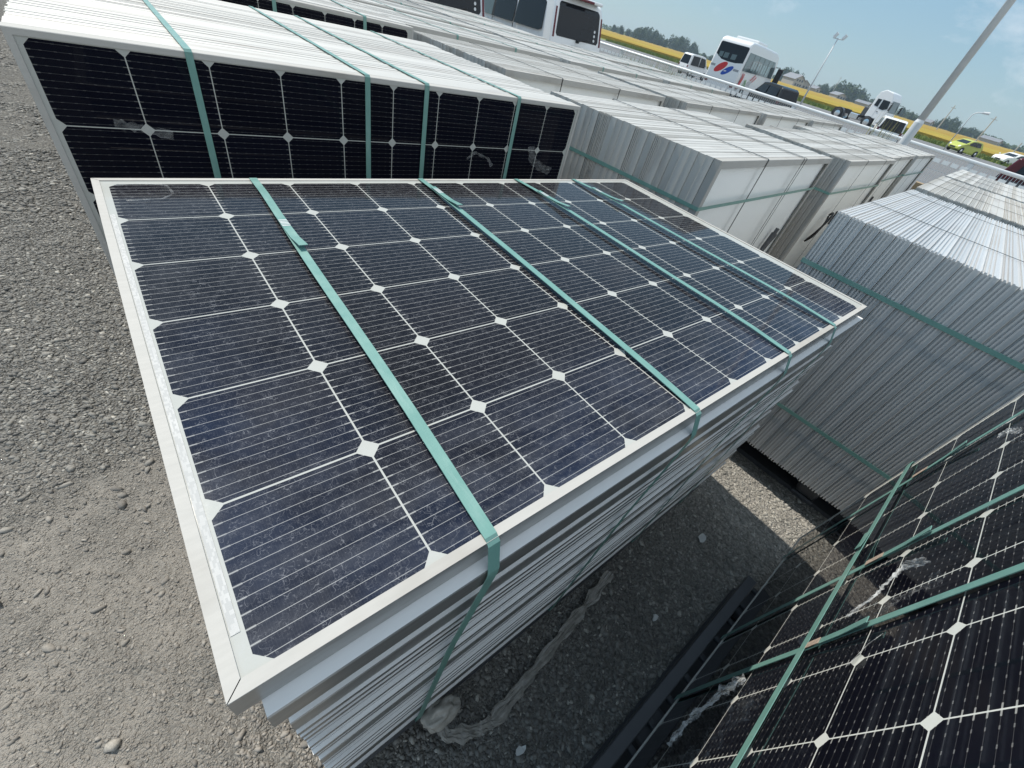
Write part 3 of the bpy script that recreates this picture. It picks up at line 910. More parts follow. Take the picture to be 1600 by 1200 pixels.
e = MB(); e.ribbon([e_local(2.3, 2.05, 0.009), e_local(2.0, 2.06, 0.010), e_local(1.75, 2.08, 0.013)], (0, 0, 1), 0.0165, 0.0012)
e.build('strap_end', MAT['strap'], hs)

# ---- the other bundles: white backs and stacked frame edges
def wM(x, y, z, yaw=0.0, tilt=0.0):
    return Matrix.Translation((x, y, z)) @ Matrix.Rotation(yaw, 4, 'Z') @ Matrix.Rotation(tilt, 4, 'Y')
HB = 0.985
def zt(x): return 1.13 - 0.012 * max(-2, min(x, 4))
def put(label, x0, x1, yn0, yn1, depth, near='back', seed=0, **kw):
    yaw = math.atan2(yn1 - yn0, x1 - x0)
    z0, z1 = zt(x0), zt(x1)
    L = math.hypot(x1 - x0, yn1 - yn0)
    return bundle('panel_bundle', label, wM(x0, yn0, z0 - HB, yaw, math.atan2(z0 - z1, L)), L, HB, depth, near, seed=seed, **kw)
BND = []
BND.append(put('upright panel bundle nearest on the right of the flat stack, fine ribbed grey frame ends', 1.992, 3.765, -1.78, -1.66, 1.13, seed=21, jit=0.0010, t=0.0485,
    straps_round=(0.255, 0.80), dark=((0.51, 0.006), (1.42, 0.006)), prof=('ribbed',), side_mat=MAT['alu_rib']))
BND.append(put('upright bundle with big white back and black cable plug beyond the flat stack', 1.90, 3.76, -0.195, -0.03, 1.0, seed=22,
    straps_round=(0.79,), dark=((0.56, 0.012), (1.18, 0.010), (1.23, 0.008)), boxes=((1.16, 0.40),), prof=('flat', 'flat', 'ribbed')))
B1 = BND[-1]
rowinfo = [
 # x0, x1, yn0, yn1, depth, label
 (4.05, 5.64, -0.07, 0.0, 0.86, 'second bundle along the far side of the aisle, cable loop on its white back'),
 (5.75, 7.40, 0.06, 0.20, 1.0, 'third upright bundle along the far side of the aisle, left of the big lamp pole'),
 (7.55, 9.15, 0.20, 0.30, 0.9, 'last upright bundle on the far side of the aisle, beside the lamp pole foot'),
 (4.06, 5.78, -1.50, -1.36, 1.0, 'second upright bundle on the near side of the aisle, patchy frame tops'),
 (5.92, 7.86, -1.32, -1.18, 0.98, 'upright bundle on the near side of the aisle closest to the white fence'),
 (1.86, 3.68, 1.235, 1.37, 1.0, 'upright bundle behind the big white backed one, dark strap lines on its back'),
 (3.93, 5.72, 1.30, 1.45, 1.03, 'upright bundle one place right in the second far row'),
 (5.80, 7.45, 1.42, 1.55, 0.98, 'upright bundle with a brightly lit back in the second far row'),
 (7.60, 9.25, 1.55, 1.68, 0.95, 'upright bundle at the fence end of the second far row'),
]
for k, (x0, x1, ya, yb, dp, lb) in enumerate(rowinfo):
    BND.append(put(lb, x0, x1, ya, yb, dp, seed=30 + k, straps_round=(0.76,), dark=((0.50, 0.008), (1.15, 0.008)), boxes=((0.8, 0.5),) if k < 2 else ()))
BND.append(put('upright bundle showing a dark strip of cells behind the cell faced bundle', -0.05, 1.60, 1.86, 1.80, 1.15, 'cells', seed=50, zoff=0) if False else
    bundle('panel_bundle', 'upright bundle showing a dark strip of cells just behind the cell faced bundle', wM(-0.06, 1.88, 1.168 - HB, -0.035, 0.008), 1.655, HB, 1.15, near='cells',
           straps_top=((0.9, 0.018), (1.36, 0.018)), grid=(0.035, HB - 0.018), seed=50, prof=('plain', 'flat')))
ordw = ['third', 'fourth', 'fifth', 'sixth', 'seventh', 'eighth']
colw = ['leftmost', 'second', 'third', 'fourth', 'fifth', 'last']
yrow = 2.47
for r in range(4):
    for c in range(6):
        x0 = -0.08 + 1.93 * c + 0.05 * r
        x1 = x0 + 1.80
        if c == 0 and r == 0:
            yy = 3.16
        else:
            yy = yrow + 0.09 * c + 1.20 * r + (0.75 if c == 0 else 0)
        lb = '%s upright bundle in the %s row of pale frame tops counted back from the aisle' % (colw[c], ordw[r])
        if math.hypot(x1, yy + 2.0) > (11.2 if c < 2 else 10.4): continue
        BND.append(put(lb, x0, x1, yy, yy + 0.12, 1.0 + 0.06 * ((c * 7 + r * 3) % 3 - 1), seed=60 + r * 10 + c, straps_round=(), straps_top=((0.55, 0.02), (1.2, 0.02)), dark=(), prof=('plain', 'flat')))

# junction cables on the white backs
def cable(pts, r, parent, name='cable'):
    m = MB()
    P_ = [Vector(p) for p in pts]
    out = []
    n = len(P_)
    for k in range(n - 1):
        p0, p1, p2, p3 = P_[max(k - 1, 0)], P_[k], P_[k + 1], P_[min(k + 2, n - 1)]
        for q in range(6):
            u = q / 6
            out.append(0.5 * ((2 * p1) + (-p0 + p2) * u + (2 * p0 - 5 * p1 + 4 * p2 - p3) * u * u + (-p0 + 3 * p1 - 3 * p2 + p3) * u ** 3))
    out.append(P_[-1])
    m.tube(out, r, 8)
    return m.build(name, MAT['black_rubber'], parent, smooth=True)
cb = cable([(1.45, 0.012, 0.24), (1.50, -0.006, 0.33), (1.535, -0.012, 0.42), (1.545, -0.014, 0.50)], 0.008, B1)
pl = MB(); pl.tube([(1.51, -0.009, 0.37), (1.548, -0.014, 0.50)], [0.016, 0.021], 10); pl.tube([(1.548, -0.014, 0.50), (1.556, -0.013, 0.535)], 0.013, 10)
pl.build('connector', MAT['black_plastic'], cb, smooth=False)
cable([(0.30, 0.0, 0.36), (0.28, -0.03, 0.44), (0.34, -0.045, 0.54), (0.42, -0.03, 0.59), (0.46, -0.006, 0.56), (0.43, -0.02, 0.50), (0.34, -0.02, 0.40), (0.32, 0.01, 0.34)], 0.008, BND[2])

# ---- pallets under the bundles
pal = make_pallet(1.60, 1.02)
pal['label'] = 'black plastic pallet under the flat panel stack'
pal.location = (0.02, -0.96, gz(0.8) - 0.004)
def add_pallet(label, M):
    p = copy_tree(pal); p.matrix_world = M; p['label'] = label; p['group'] = 'black pallets under the bundles'
    return p
pal['group'] = 'black pallets under the bundles'
add_pallet('black plastic pallet sticking out below the glass face of the aisle bundle', Matrix.Translation((0.06, -2.31, gz(0.8) - 0.012)) @ Matrix.Diagonal((0.80, 1, 0.92, 1)))
for o, lb in ((BND[0], 'black pallet in deep shade under the ribbed bundle right of the gravel strip'), (BND[1], 'black pallet under the white backed bundle with the cable plug'), (A, 'black pallet under the cell faced bundle')):
    m = o.matrix_world.copy()
    lo = m.translation
    off = 0.10 if o is BND[0] else 0.02
    yaw = m.to_euler().z
    p = add_pallet(lb, Matrix.Translation((lo.x, lo.y, gz(lo.x) + 0.0)) @ Matrix.Rotation(yaw, 4, 'Z') @ Matrix.Translation((off, 0.02, -0.004)) @ Matrix.Diagonal((1, 0.95, max(0.8, (lo.z - gz(lo.x)) / 0.125), 1)))

# ------------------------------------------------------------------ scraps: torn wrap, film, litter
def crumple(name, label, cat, path, width, mat, amp, seed, group=None, nseg=26, nw=7, roll=0.0):
    rnd = random.Random(seed)
    P_ = [Vector(p) for p in path]
    m = MB()
    rows = []
    for k in range(nseg + 1):
        q = k / nseg * (len(P_) - 1)
        i = min(int(q), len(P_) - 2); u = q - i
        c = P_[i].lerp(P_[i + 1], u)
        d = (P_[i + 1] - P_[i]).normalized()
        side = d.cross(Vector((0, 0, 1)))
        if side.length < 0.1: side = Vector((1, 0, 0))
        side.normalize()
        upv = side.cross(d)
        wv = width * (0.65 + 0.5 * noise.noise(Vector((k * 0.35, seed, 0))))
        row = []
        for j in range(nw + 1):
            a = (j / nw - 0.5)
            p = c + side * (wv * a * math.cos(roll)) + upv * (wv * a * math.sin(roll))
            nz = noise.noise(Vector((j * 1.3, k * 0.55, seed * 3.1))) + 0.6 * noise.noise(Vector((j * 2.9, k * 0.3, seed * 7.7)))
            p = p + upv * (amp * nz) + side * (amp * 0.6 * noise.noise(Vector((k * 0.9, j * 0.8, seed + 40)))) 
            row.append(m.vert(p))
        rows.append(row)
    for A_, B_ in zip(rows, rows[1:]):
        for j in range(nw):
            m.face((A_[j], A_[j + 1], B_[j + 1], B_[j]))
    return tag(m.build(name, mat, fixn=False), label, cat, group)
crumple('stretch_wrap', 'long twisted strip of grey stretch wrap trailing on the gravel beside the flat stack', 'plastic wrap',
        [(0.235, -0.985, 0.05), (0.24, -1.03, 0.035), (0.31, -1.066, 0.025), (0.36, -1.075, 0.022), (0.50, -1.055, 0.022), (0.66, -1.032, 0.022), (0.80, -1.012, 0.03), (0.92, -0.99, 0.05)], 0.046, MAT['wrap'], 0.0045, 5, nseg=60, nw=8)
def wad(x, y, z, r, seed):
    bm = bmesh.new()
    bmesh.ops.create_icosphere(bm, subdivisions=4, radius=r)
    for v in bm.verts:
        n_ = noise.noise(v.co * 24 + Vector((seed, 0, 0))) + 0.7 * noise.noise(v.co * 60 + Vector((0, seed, 0)))
        v.co = Vector((v.co.x * 1.25, v.co.y * 0.75, v.co.z * 0.9)) * (1 + 0.28 * n_)
    me = bpy.data.meshes.new('plastic_wad'); bm.to_mesh(me); bm.free()
    me.materials.append(MAT['wad'])
    o = bpy.data.objects.new('plastic_wad', me); COL.objects.link(o); o.location = (x, y, z)
    return tag(o, 'crumpled wad of plastic film caught under the stack beside its strap foot', 'plastic wrap')
wad(0.245, -0.985, 0.095, 0.038, 3)
def on_e(i, j, out): return E_.matrix_world @ e_local(i, j, out)
crumple('plastic_film', 'torn shred of clear film stuck high on the glossy aisle panel', 'plastic film', [on_e(0.28, 3.55, 0.012), on_e(0.26, 3.3, 0.016), on_e(0.16, 3.1, 0.012), on_e(0.02, 2.95, 0.008), on_e(-0.15, 2.6, 0.006)], 0.022, MAT['film'], 0.008, 8, 'film shreds on the aisle panel', roll=1.2)
crumple('plastic_film', 'torn clear film bunched low at the bottom edge of the glossy aisle panel', 'plastic film', [on_e(-0.75, 1.15, 0.010), on_e(-1.05, 0.95, 0.02), on_e(-1.45, 0.6, 0.022), on_e(-1.8, 0.35, 0.016)], 0.05, MAT['film'], 0.014, 9, 'film shreds on the aisle panel', roll=1.1)
crumple('plastic_film', 'small curl of clear film at the upper right rim of the glossy aisle panel', 'plastic film', [on_e(3.3, 3.95, 0.008), on_e(3.1, 4.15, 0.014), on_e(2.85, 4.3, 0.010)], 0.02, MAT['film'], 0.006, 10, 'film shreds on the aisle panel', roll=1.2)
crumple('plastic_film', 'thin smear of film left in the middle of the glossy aisle panel', 'plastic film', [on_e(-0.75, 3.25, 0.0025), on_e(-0.85, 3.1, 0.0025), on_e(-1.1, 2.95, 0.0025)], 0.022, MAT['film'], 0.0015, 11, 'film shreds on the aisle panel', roll=1.35)
def on_a(i, j, out): return A.matrix_world @ Vector((i * P + ovx, -out, HA - ovt - j * P))
crumple('plastic_film', 'faint film smear on the second cell of the shaded cell face', 'plastic film', [on_a(0.62, 0.93, 0.003), on_a(0.9, 0.97, 0.003), on_a(1.3, 1.05, 0.003)], 0.030, MAT['film_thin'], 0.002, 14, 'film smears on the shaded cell face', roll=1.45)
crumple('plastic_film', 'thin arc of film left of the last strap on the shaded cell face', 'plastic film', [on_a(6.85, 1.25, 0.004), on_a(7.05, 1.10, 0.006), on_a(7.45, 1.22, 0.005), on_a(7.6, 1.4, 0.004)], 0.016, MAT['film_thin'], 0.004, 15, 'film smears on the shaded cell face', roll=1.3)
crumple('plastic_film', 'larger torn film patch at the right end of the shaded cell face', 'plastic film', [on_a(8.75, 0.9, 0.004), on_a(8.85, 1.2, 0.007), on_a(9.2, 1.4, 0.006), on_a(9.6, 1.5, 0.004)], 0.045, MAT['film_thin'], 0.006, 16, 'film smears on the shaded cell face', roll=1.3)
def on_m(x, y, out): return MM @ Vector((x, y, out))
crumple('plastic_film', 'thin torn film residue at the far left corner of the dusty top panel', 'plastic film', [on_m(0.008, -0.012, 0.0012), on_m(0.05, -0.006, 0.0014), on_m(0.088, -0.010, 0.0012), on_m(0.093, -0.055, 0.0012), on_m(0.075, -0.078, 0.0014), on_m(0.02, -0.085, 0.0012)], 0.007, MAT['film_thin'], 0.0010, 18)
def scrap(x, y, r, seed, label):
    rnd = random.Random(seed)
    m = MB(); n = 9
    z = gz(x) + 0.006
    ring = []
    for k in range(n):
        a = 2 * math.pi * k / n
        rr = r * rnd.uniform(0.55, 1.1)
        ring.append((x + rr * math.cos(a) * 1.2, y + rr * math.sin(a) * 0.7, z + rnd.uniform(0, 0.006)))
    m.poly(ring)
    m.poly([(p[0], p[1], p[2] - 0.0025) for p in reversed(ring)])
    for k in range(n):
        a, b = ring[k], ring[(k + 1) % n]
        m.poly([a, b, (b[0], b[1], b[2] - 0.0025), (a[0], a[1], a[2] - 0.0025)])
    return tag(m.build('scrap', MAT['paper'], fixn=False), label, 'litter', 'pale scraps on the aisle gravel')
scrap(1.408, -1.108, 0.024, 1, 'pale flat scrap on the shaded gravel near the bright strip')
scrap(0.385, -1.165, 0.014, 2, 'small pale scrap lying below the trailing wrap strip')
scrap(0.978, -1.178, 0.014, 3, 'small pale scrap on shaded gravel between the two pallets')

# ------------------------------------------------------------------ fence
def fence():
    x0, y0, x1, y1 = 13.02, 26.0, 13.45, -7.0
    d = Vector((x1 - x0, y1 - y0, 0)); Ln = d.length; d.normalize()
    root = thing('fence', 'long white welded wire fence with top rail between the yard and the road', 'fence', frameM(Vector((x0, y0, gz(13) - 0.02)), d, Vector((0, 0, 1)).cross(d), Vector((0, 0, 1))))
    top = 1.12
    r = MB(); r.tube([(0, 0, top), (Ln, 0, top)], 0.034, 8)
    r.build('top_rail', MAT['white_steel'], root, smooth=True)
    k = 0.6
    post = None
    while k < Ln:
        if post is None:
            p = MB(); p.tube([(0, 0.03, 0), (0, 0.03, top + 0.03)], 0.026, 8); p.box((-0.04, -0.03, top - 0.26), (0.04, 0.05, top - 0.03)); p.box((-0.1, -0.01, top - 0.2), (0.1, 0.01, top - 0.17))
            post = p.build('post', MAT['steel'], root)
            post.location = (k, 0, 0)
        else:
            c = post.copy(); COL.objects.link(c); c.parent = root; c.location = (k, 0, 0)
        k += 1.93
    m = MB()
    q = 0.0
    while q < Ln:       # folded bright ridge plates below the rail
        m.box((q, -0.035, top - 0.185), (q + 0.125, -0.028, top - 0.115))
        q += 0.165
    m.build('ridge', MAT['white_steel'], root)
    wv = MB()
    q = 0.0
    while q < Ln:
        wv.box((q, -0.003, 0.08), (q + 0.007, 0.003, top - 0.03))
        q += 0.055
    for z in (0.08, 0.3, 0.55, 0.8, 0.93):
        wv.box((0, 0.0032, z), (Ln, 0.0082, z + 0.008))
    wv.build('wire_mesh', MAT['steel'], root)
fence()

# ------------------------------------------------------------------ vehicles
class Car:
    """body from a side profile (x forward, z up) with a half-width that narrows upward; windows are pieces set 4 mm proud of the skin"""
    def __init__(s, name, label, cat, M, prof, hw, z_belt, z_top, tuck, paint, bev=0.06, group=None, taper=0.0):
        s.root = thing(name, label, cat, M, group)
        s.prof = prof; s.hw = hw; s.zb = z_belt; s.ztp = z_top; s.tuck = tuck; s.taper = taper
        xs = [p[0] for p in prof]; s.x0, s.x1 = min(xs), max(xs)
        m = MB()
        Lf = [m.vert((x, s.w(z, x), z)) for x, z in prof]
        Rt = [m.vert((x, -s.w(z, x), z)) for x, z in prof]
        n = len(prof)
        for k in range(n):
            m.face((Lf[k], Lf[(k + 1) % n], Rt[(k + 1) % n], Rt[k]))
        m.face(Lf); m.face(list(reversed(Rt)))
        s.body = m.build('body', paint, s.root)
        bevel(s.body, bev, 3, 25)
        md = s.body.modifiers.new('wn', 'WEIGHTED_NORMAL')
        for pl_ in s.body.data.polygons: pl_.use_smooth = True
    def w(s, z, x=None):
        h = s.hw
        if z > s.zb: h -= s.tuck * (z - s.zb) / (s.ztp - s.zb)
        if z < 0.45: h -= 0.03
        if x is not None and s.taper:
            mid = (s.x0 + s.x1) / 2; hl = (s.x1 - s.x0) / 2
            h -= s.taper * (abs(x - mid) / hl) ** 3
        return h
    def slices(s, pts, knots, ax):
        ks = sorted(set([k for k in knots if min(p[ax] for p in pts) + 1e-4 < k < max(p[ax] for p in pts) - 1e-4]))
        ks = [-1e9] + ks + [1e9]
        out = []
        for lo, hi in zip(ks, ks[1:]):
            q = list(pts)
            for lim, sg in ((lo, 1), (hi, -1)):
                r_ = []
                for k in range(len(q)):
                    A_, B_ = q[k], q[(k + 1) % len(q)]
                    da, db = (A_[ax] - lim) * sg, (B_[ax] - lim) * sg
                    if da >= 0: r_.append(A_)
                    if da * db < 0:
                        u = da / (da - db); r_.append((A_[0] + (B_[0] - A_[0]) * u, A_[1] + (B_[1] - A_[1]) * u))
                q = r_
                if len(q) < 3: break
            if len(q) >= 3: out.append(q)
        return out
    def skin(s, name, pts, mat, fo, fi, knots, ax, parent):
        m = MB(); n = len(pts)
        for q in s.slices(pts, knots, ax): m.poly([fo(p) for p in q])
        for k in range(n):
            a, b = pts[k], pts[(k + 1) % n]
            m.poly([fo(a), fo(b), fi(b), fi(a)])
        return m.build(name, mat, parent or s.root)
    def side(s, name, pts, mat, sides=(1, -1), off=0.004, parent=None, th=0.012):
        out = []
        for sg in sides:
            kn = [s.x0 + 0.2 * k for k in range(1, 40)] if s.taper else [1.05]
            out.append(s.skin(name, pts, mat, lambda p: (p[0], sg * (s.w(p[1], p[0]) + off), p[1]), lambda p: (p[0], sg * (s.w(p[1], p[0]) + off - th), p[1]), kn if s.taper else [s.zb], 0 if s.taper else 1, parent))
        return out
    def xat(s, z, rear):
        best = None
        n = len(s.prof)
        for k in range(n):
            (xa, za), (xb, zb) = s.prof[k], s.prof[(k + 1) % n]
            if min(za, zb) - 1e-9 <= z <= max(za, zb) + 1e-9 and abs(zb - za) > 1e-6:
                x = xa + (xb - xa) * (z - za) / (zb - za)
                if best is None or (x < best if rear else x > best): best = x
        return best
    def end(s, name, pts, mat, rear=True, off=0.006, parent=None, th=0.012):
        sg = -1 if rear else 1
        return s.skin(name, pts, mat, lambda p: (s.xat(p[1], rear) + sg * off, p[0], p[1]), lambda p: (s.xat(p[1], rear) + sg * (off - th), p[0], p[1]), [p[1] for p in s.prof], 1, parent)
    def wheels(s, xs, r, wd=0.2, arch=True, dual=()):
        for x in xs:
            for sg in (1, -1):
                y = sg * (s.hw - wd / 2 + 0.015)
                m = MB()
                prof = [(-wd / 2, r * 0.62), (-wd / 2, r * 0.93), (-wd / 2 + 0.03, r), (wd / 2 - 0.03, r), (wd / 2, r * 0.93), (wd / 2, r * 0.62)]
                rings = [[m.vert((x + rr * math.cos(a), y + yy, r + rr * math.sin(a))) for a in [2 * math.pi * k / 24 for k in range(24)]] for yy, rr in prof]
                for A_, B_ in zip(rings, rings[1:]):
                    for k in range(24): m.face((A_[k], A_[(k + 1) % 24], B_[(k + 1) % 24], B_[k]))
                wh = m.build('wheel', MAT['black_rubber'], s.root, smooth=True)
                c = MB()
                yo = y + sg * (wd / 2 - 0.03)
                ring = [c.vert((x + r * 0.63 * math.cos(a), yo, r + r * 0.63 * math.sin(a))) for a in [2 * math.pi * k / 24 for k in range(24)]]
                hub = [c.vert((x + r * 0.2 * math.cos(a), yo + sg * 0.03, r + r * 0.2 * math.sin(a))) for a in [2 * math.pi * k / 24 for k in range(24)]]
                for k in range(24): c.face((ring[k], ring[(k + 1) % 24], hub[(k + 1) % 24], hub[k]))
                c.face(hub)
                c.build('rim', MAT['chrome'], wh)
                if arch:
                    a_ = MB()
                    pts = [(x + (r + 0.06) * math.cos(t), r + (r + 0.06) * math.sin(t)) for t in [math.pi * k / 14 for k in range(15)]]
                    pts += [(x + (r - 0.02) * math.cos(t), r + (r - 0.02) * math.sin(t)) for t in [math.pi * k / 14 for k in range(14, -1, -1)]]
                    o = [a_.vert((px, sg * (s.w(pz, px) + 0.004), pz)) for px, pz in pts]
                    nn = len(pts) // 2
                    for k in range(nn - 1):
                        a_.face((o[k], o[k + 1], o[len(pts) - 2 - k], o[len(pts) - 1 - k]))
                    a_.build('wheel_arch', MAT['black_rubber'], s.root)
def ell(cx, cz, a, b, rot, n=28):
    return [(cx + a * math.cos(t) * math.cos(rot) - b * math.sin(t) * math.sin(rot), cz + a * math.cos(t) * math.sin(rot) + b * math.sin(t) * math.cos(rot)) for t in [2 * math.pi * k / n for k in range(n)]]
def rrect(y0, z0, y1, z1, r, n=4):
    out = []
    for cx, cz, a0 in ((y1 - r, z1 - r, 0), (y0 + r, z1 - r, 90), (y0 + r, z0 + r, 180), (y1 - r, z0 + r, 270)):
        for k in range(n + 1):
            a = R(a0 + 90 * k / n); out.append((cx + r * math.cos(a), cz + r * math.sin(a)))
    return out

def minivan(label, M, paint, tall_red=True, win=1.0):
    L, H = 4.65, 1.88
    prof = [(0.02, 0.35), (0.0, 0.75), (0.03, 1.08), (0.16, 1.62), (0.26, 1.80), (0.55, H - 0.01), (1.6, H + 0.015), (2.7, H - 0.02), (3.15, H - 0.12), (3.95, 1.12), (4.45, 0.98), (4.62, 0.72), (4.63, 0.35), (3.6, 0.22), (1.0, 0.22)]
    c = Car('minivan', label, 'van', M, prof, 0.865, 1.05, H, 0.11, paint, 0.07, 'white vans parked along the fence')
    # rear
    rw = c.end('rear_window', [(-0.66, 1.09), (0.66, 1.09), (0.70, 1.14), (0.655, 1.66), (0.60, 1.71), (-0.60, 1.71), (-0.655, 1.66), (-0.70, 1.14)], MAT['car_glass'])
    for k in range(3):
        c.end('sticker', ell(-0.55, 1.16 + 0.085 * k, 0.028, 0.028, 0, 14), MAT['sticker'], parent=rw, off=0.010, th=0.004)
    wp = MB(); wp.tube([(-0.03, 0.0, 1.08), (-0.035, -0.06, 1.10), (-0.02, -0.32, 1.14)], 0.014, 6); wp.tube([(-0.06, 0.02, 1.07), (0.02, 0.02, 1.07)], 0.03, 8)
    wp.build('wiper', MAT['black_rubber'], rw)
    for sg in (1, -1):
        c.end('tail_light', [(sg * 0.745, 1.06), (sg * 0.80, 1.06), (sg * 0.755, 1.60), (sg * 0.715, 1.60)], MAT['red_light'])
        c.end('reflector', [(sg * 0.55, 0.50), (sg * 0.78, 0.50), (sg * 0.78, 0.56), (sg * 0.55, 0.56)], MAT['red_light'])
    b = MB(); b.box((0.06, -0.30, H - 0.075), (0.19, 0.30, H - 0.03)); bevel(b.build('brake_light', MAT['red_light'], c.root), 0.012, 2)
    sp = MB(); sp.box((0.10, -0.62, H - 0.075), (0.5, 0.62, H - 0.012)); bevel(sp.build('spoiler', paint, c.root), 0.025, 2)
    c.end('plate', [(-0.17, 0.82), (0.17, 0.82), (0.17, 0.99), (-0.17, 0.99)], MAT['sticker'])
    c.end('bumper_seam', [(-0.80, 0.665), (0.80, 0.665), (0.80, 0.675), (-0.80, 0.675)], MAT['black_rubber'], off=0.004)
    # sides
    c.side('side_window', [(0.55, 1.09), (0.42, 1.13), (0.50, 1.62), (0.60, 1.68), (1.62, 1.70), (1.62, 1.08)], MAT['car_glass'])
    c.side('side_window', [(1.69, 1.08), (1.69, 1.70), (2.62, 1.69), (2.62, 1.07)], MAT['car_glass'])
    c.side('front_window', [(2.72, 1.07), (2.72, 1.68), (3.05, 1.63), (3.62, 1.16), (3.60, 1.08)], MAT['bus_glass'])
    c.side('pillar', [(2.625, 1.07), (2.625, 1.69), (2.715, 1.68), (2.715, 1.07)], MAT['black_rubber'], off=0.003)
    for x in (1.655, 2.67, 3.75):
        c.side('door_seam', [(x, 0.40), (x, 1.06), (x + 0.010, 1.06), (x + 0.010, 0.40)], MAT['black_rubber'], off=0.0025)
    for x in (2.45, 2.85):
        h = c.side('door_handle', rrect(x, 0.94, x + 0.17, 0.985, 0.02), MAT['chrome'], off=0.03, th=0.028)
    c.end('windscreen', [(-0.62, 1.16), (0.62, 1.16), (0.56, 1.70), (-0.56, 1.70)], MAT['car_glass'], rear=False)
    for sg in (1, -1):
        mr = MB(); mr.box((3.35, sg * 0.90 - 0.09, 1.08), (3.50, sg * 0.90 + 0.09, 1.26)); bevel(mr.build('mirror', paint, c.root), 0.03, 2)
    c.wheels((0.75, 3.75), 0.32)
    return c
V1 = minivan('white minivan by the fence, dark rear window with red brake light on the roof edge', pose(9.57, 8.36, gz(9.5), (0.074, 0.997)), MAT['paint_white'])
V2 = minivan('silver white minivan at the top edge, stickers on its dark rear window', pose(6.10, 8.58, gz(6), (0.0, 1.0)), MAT['paint_silver'])

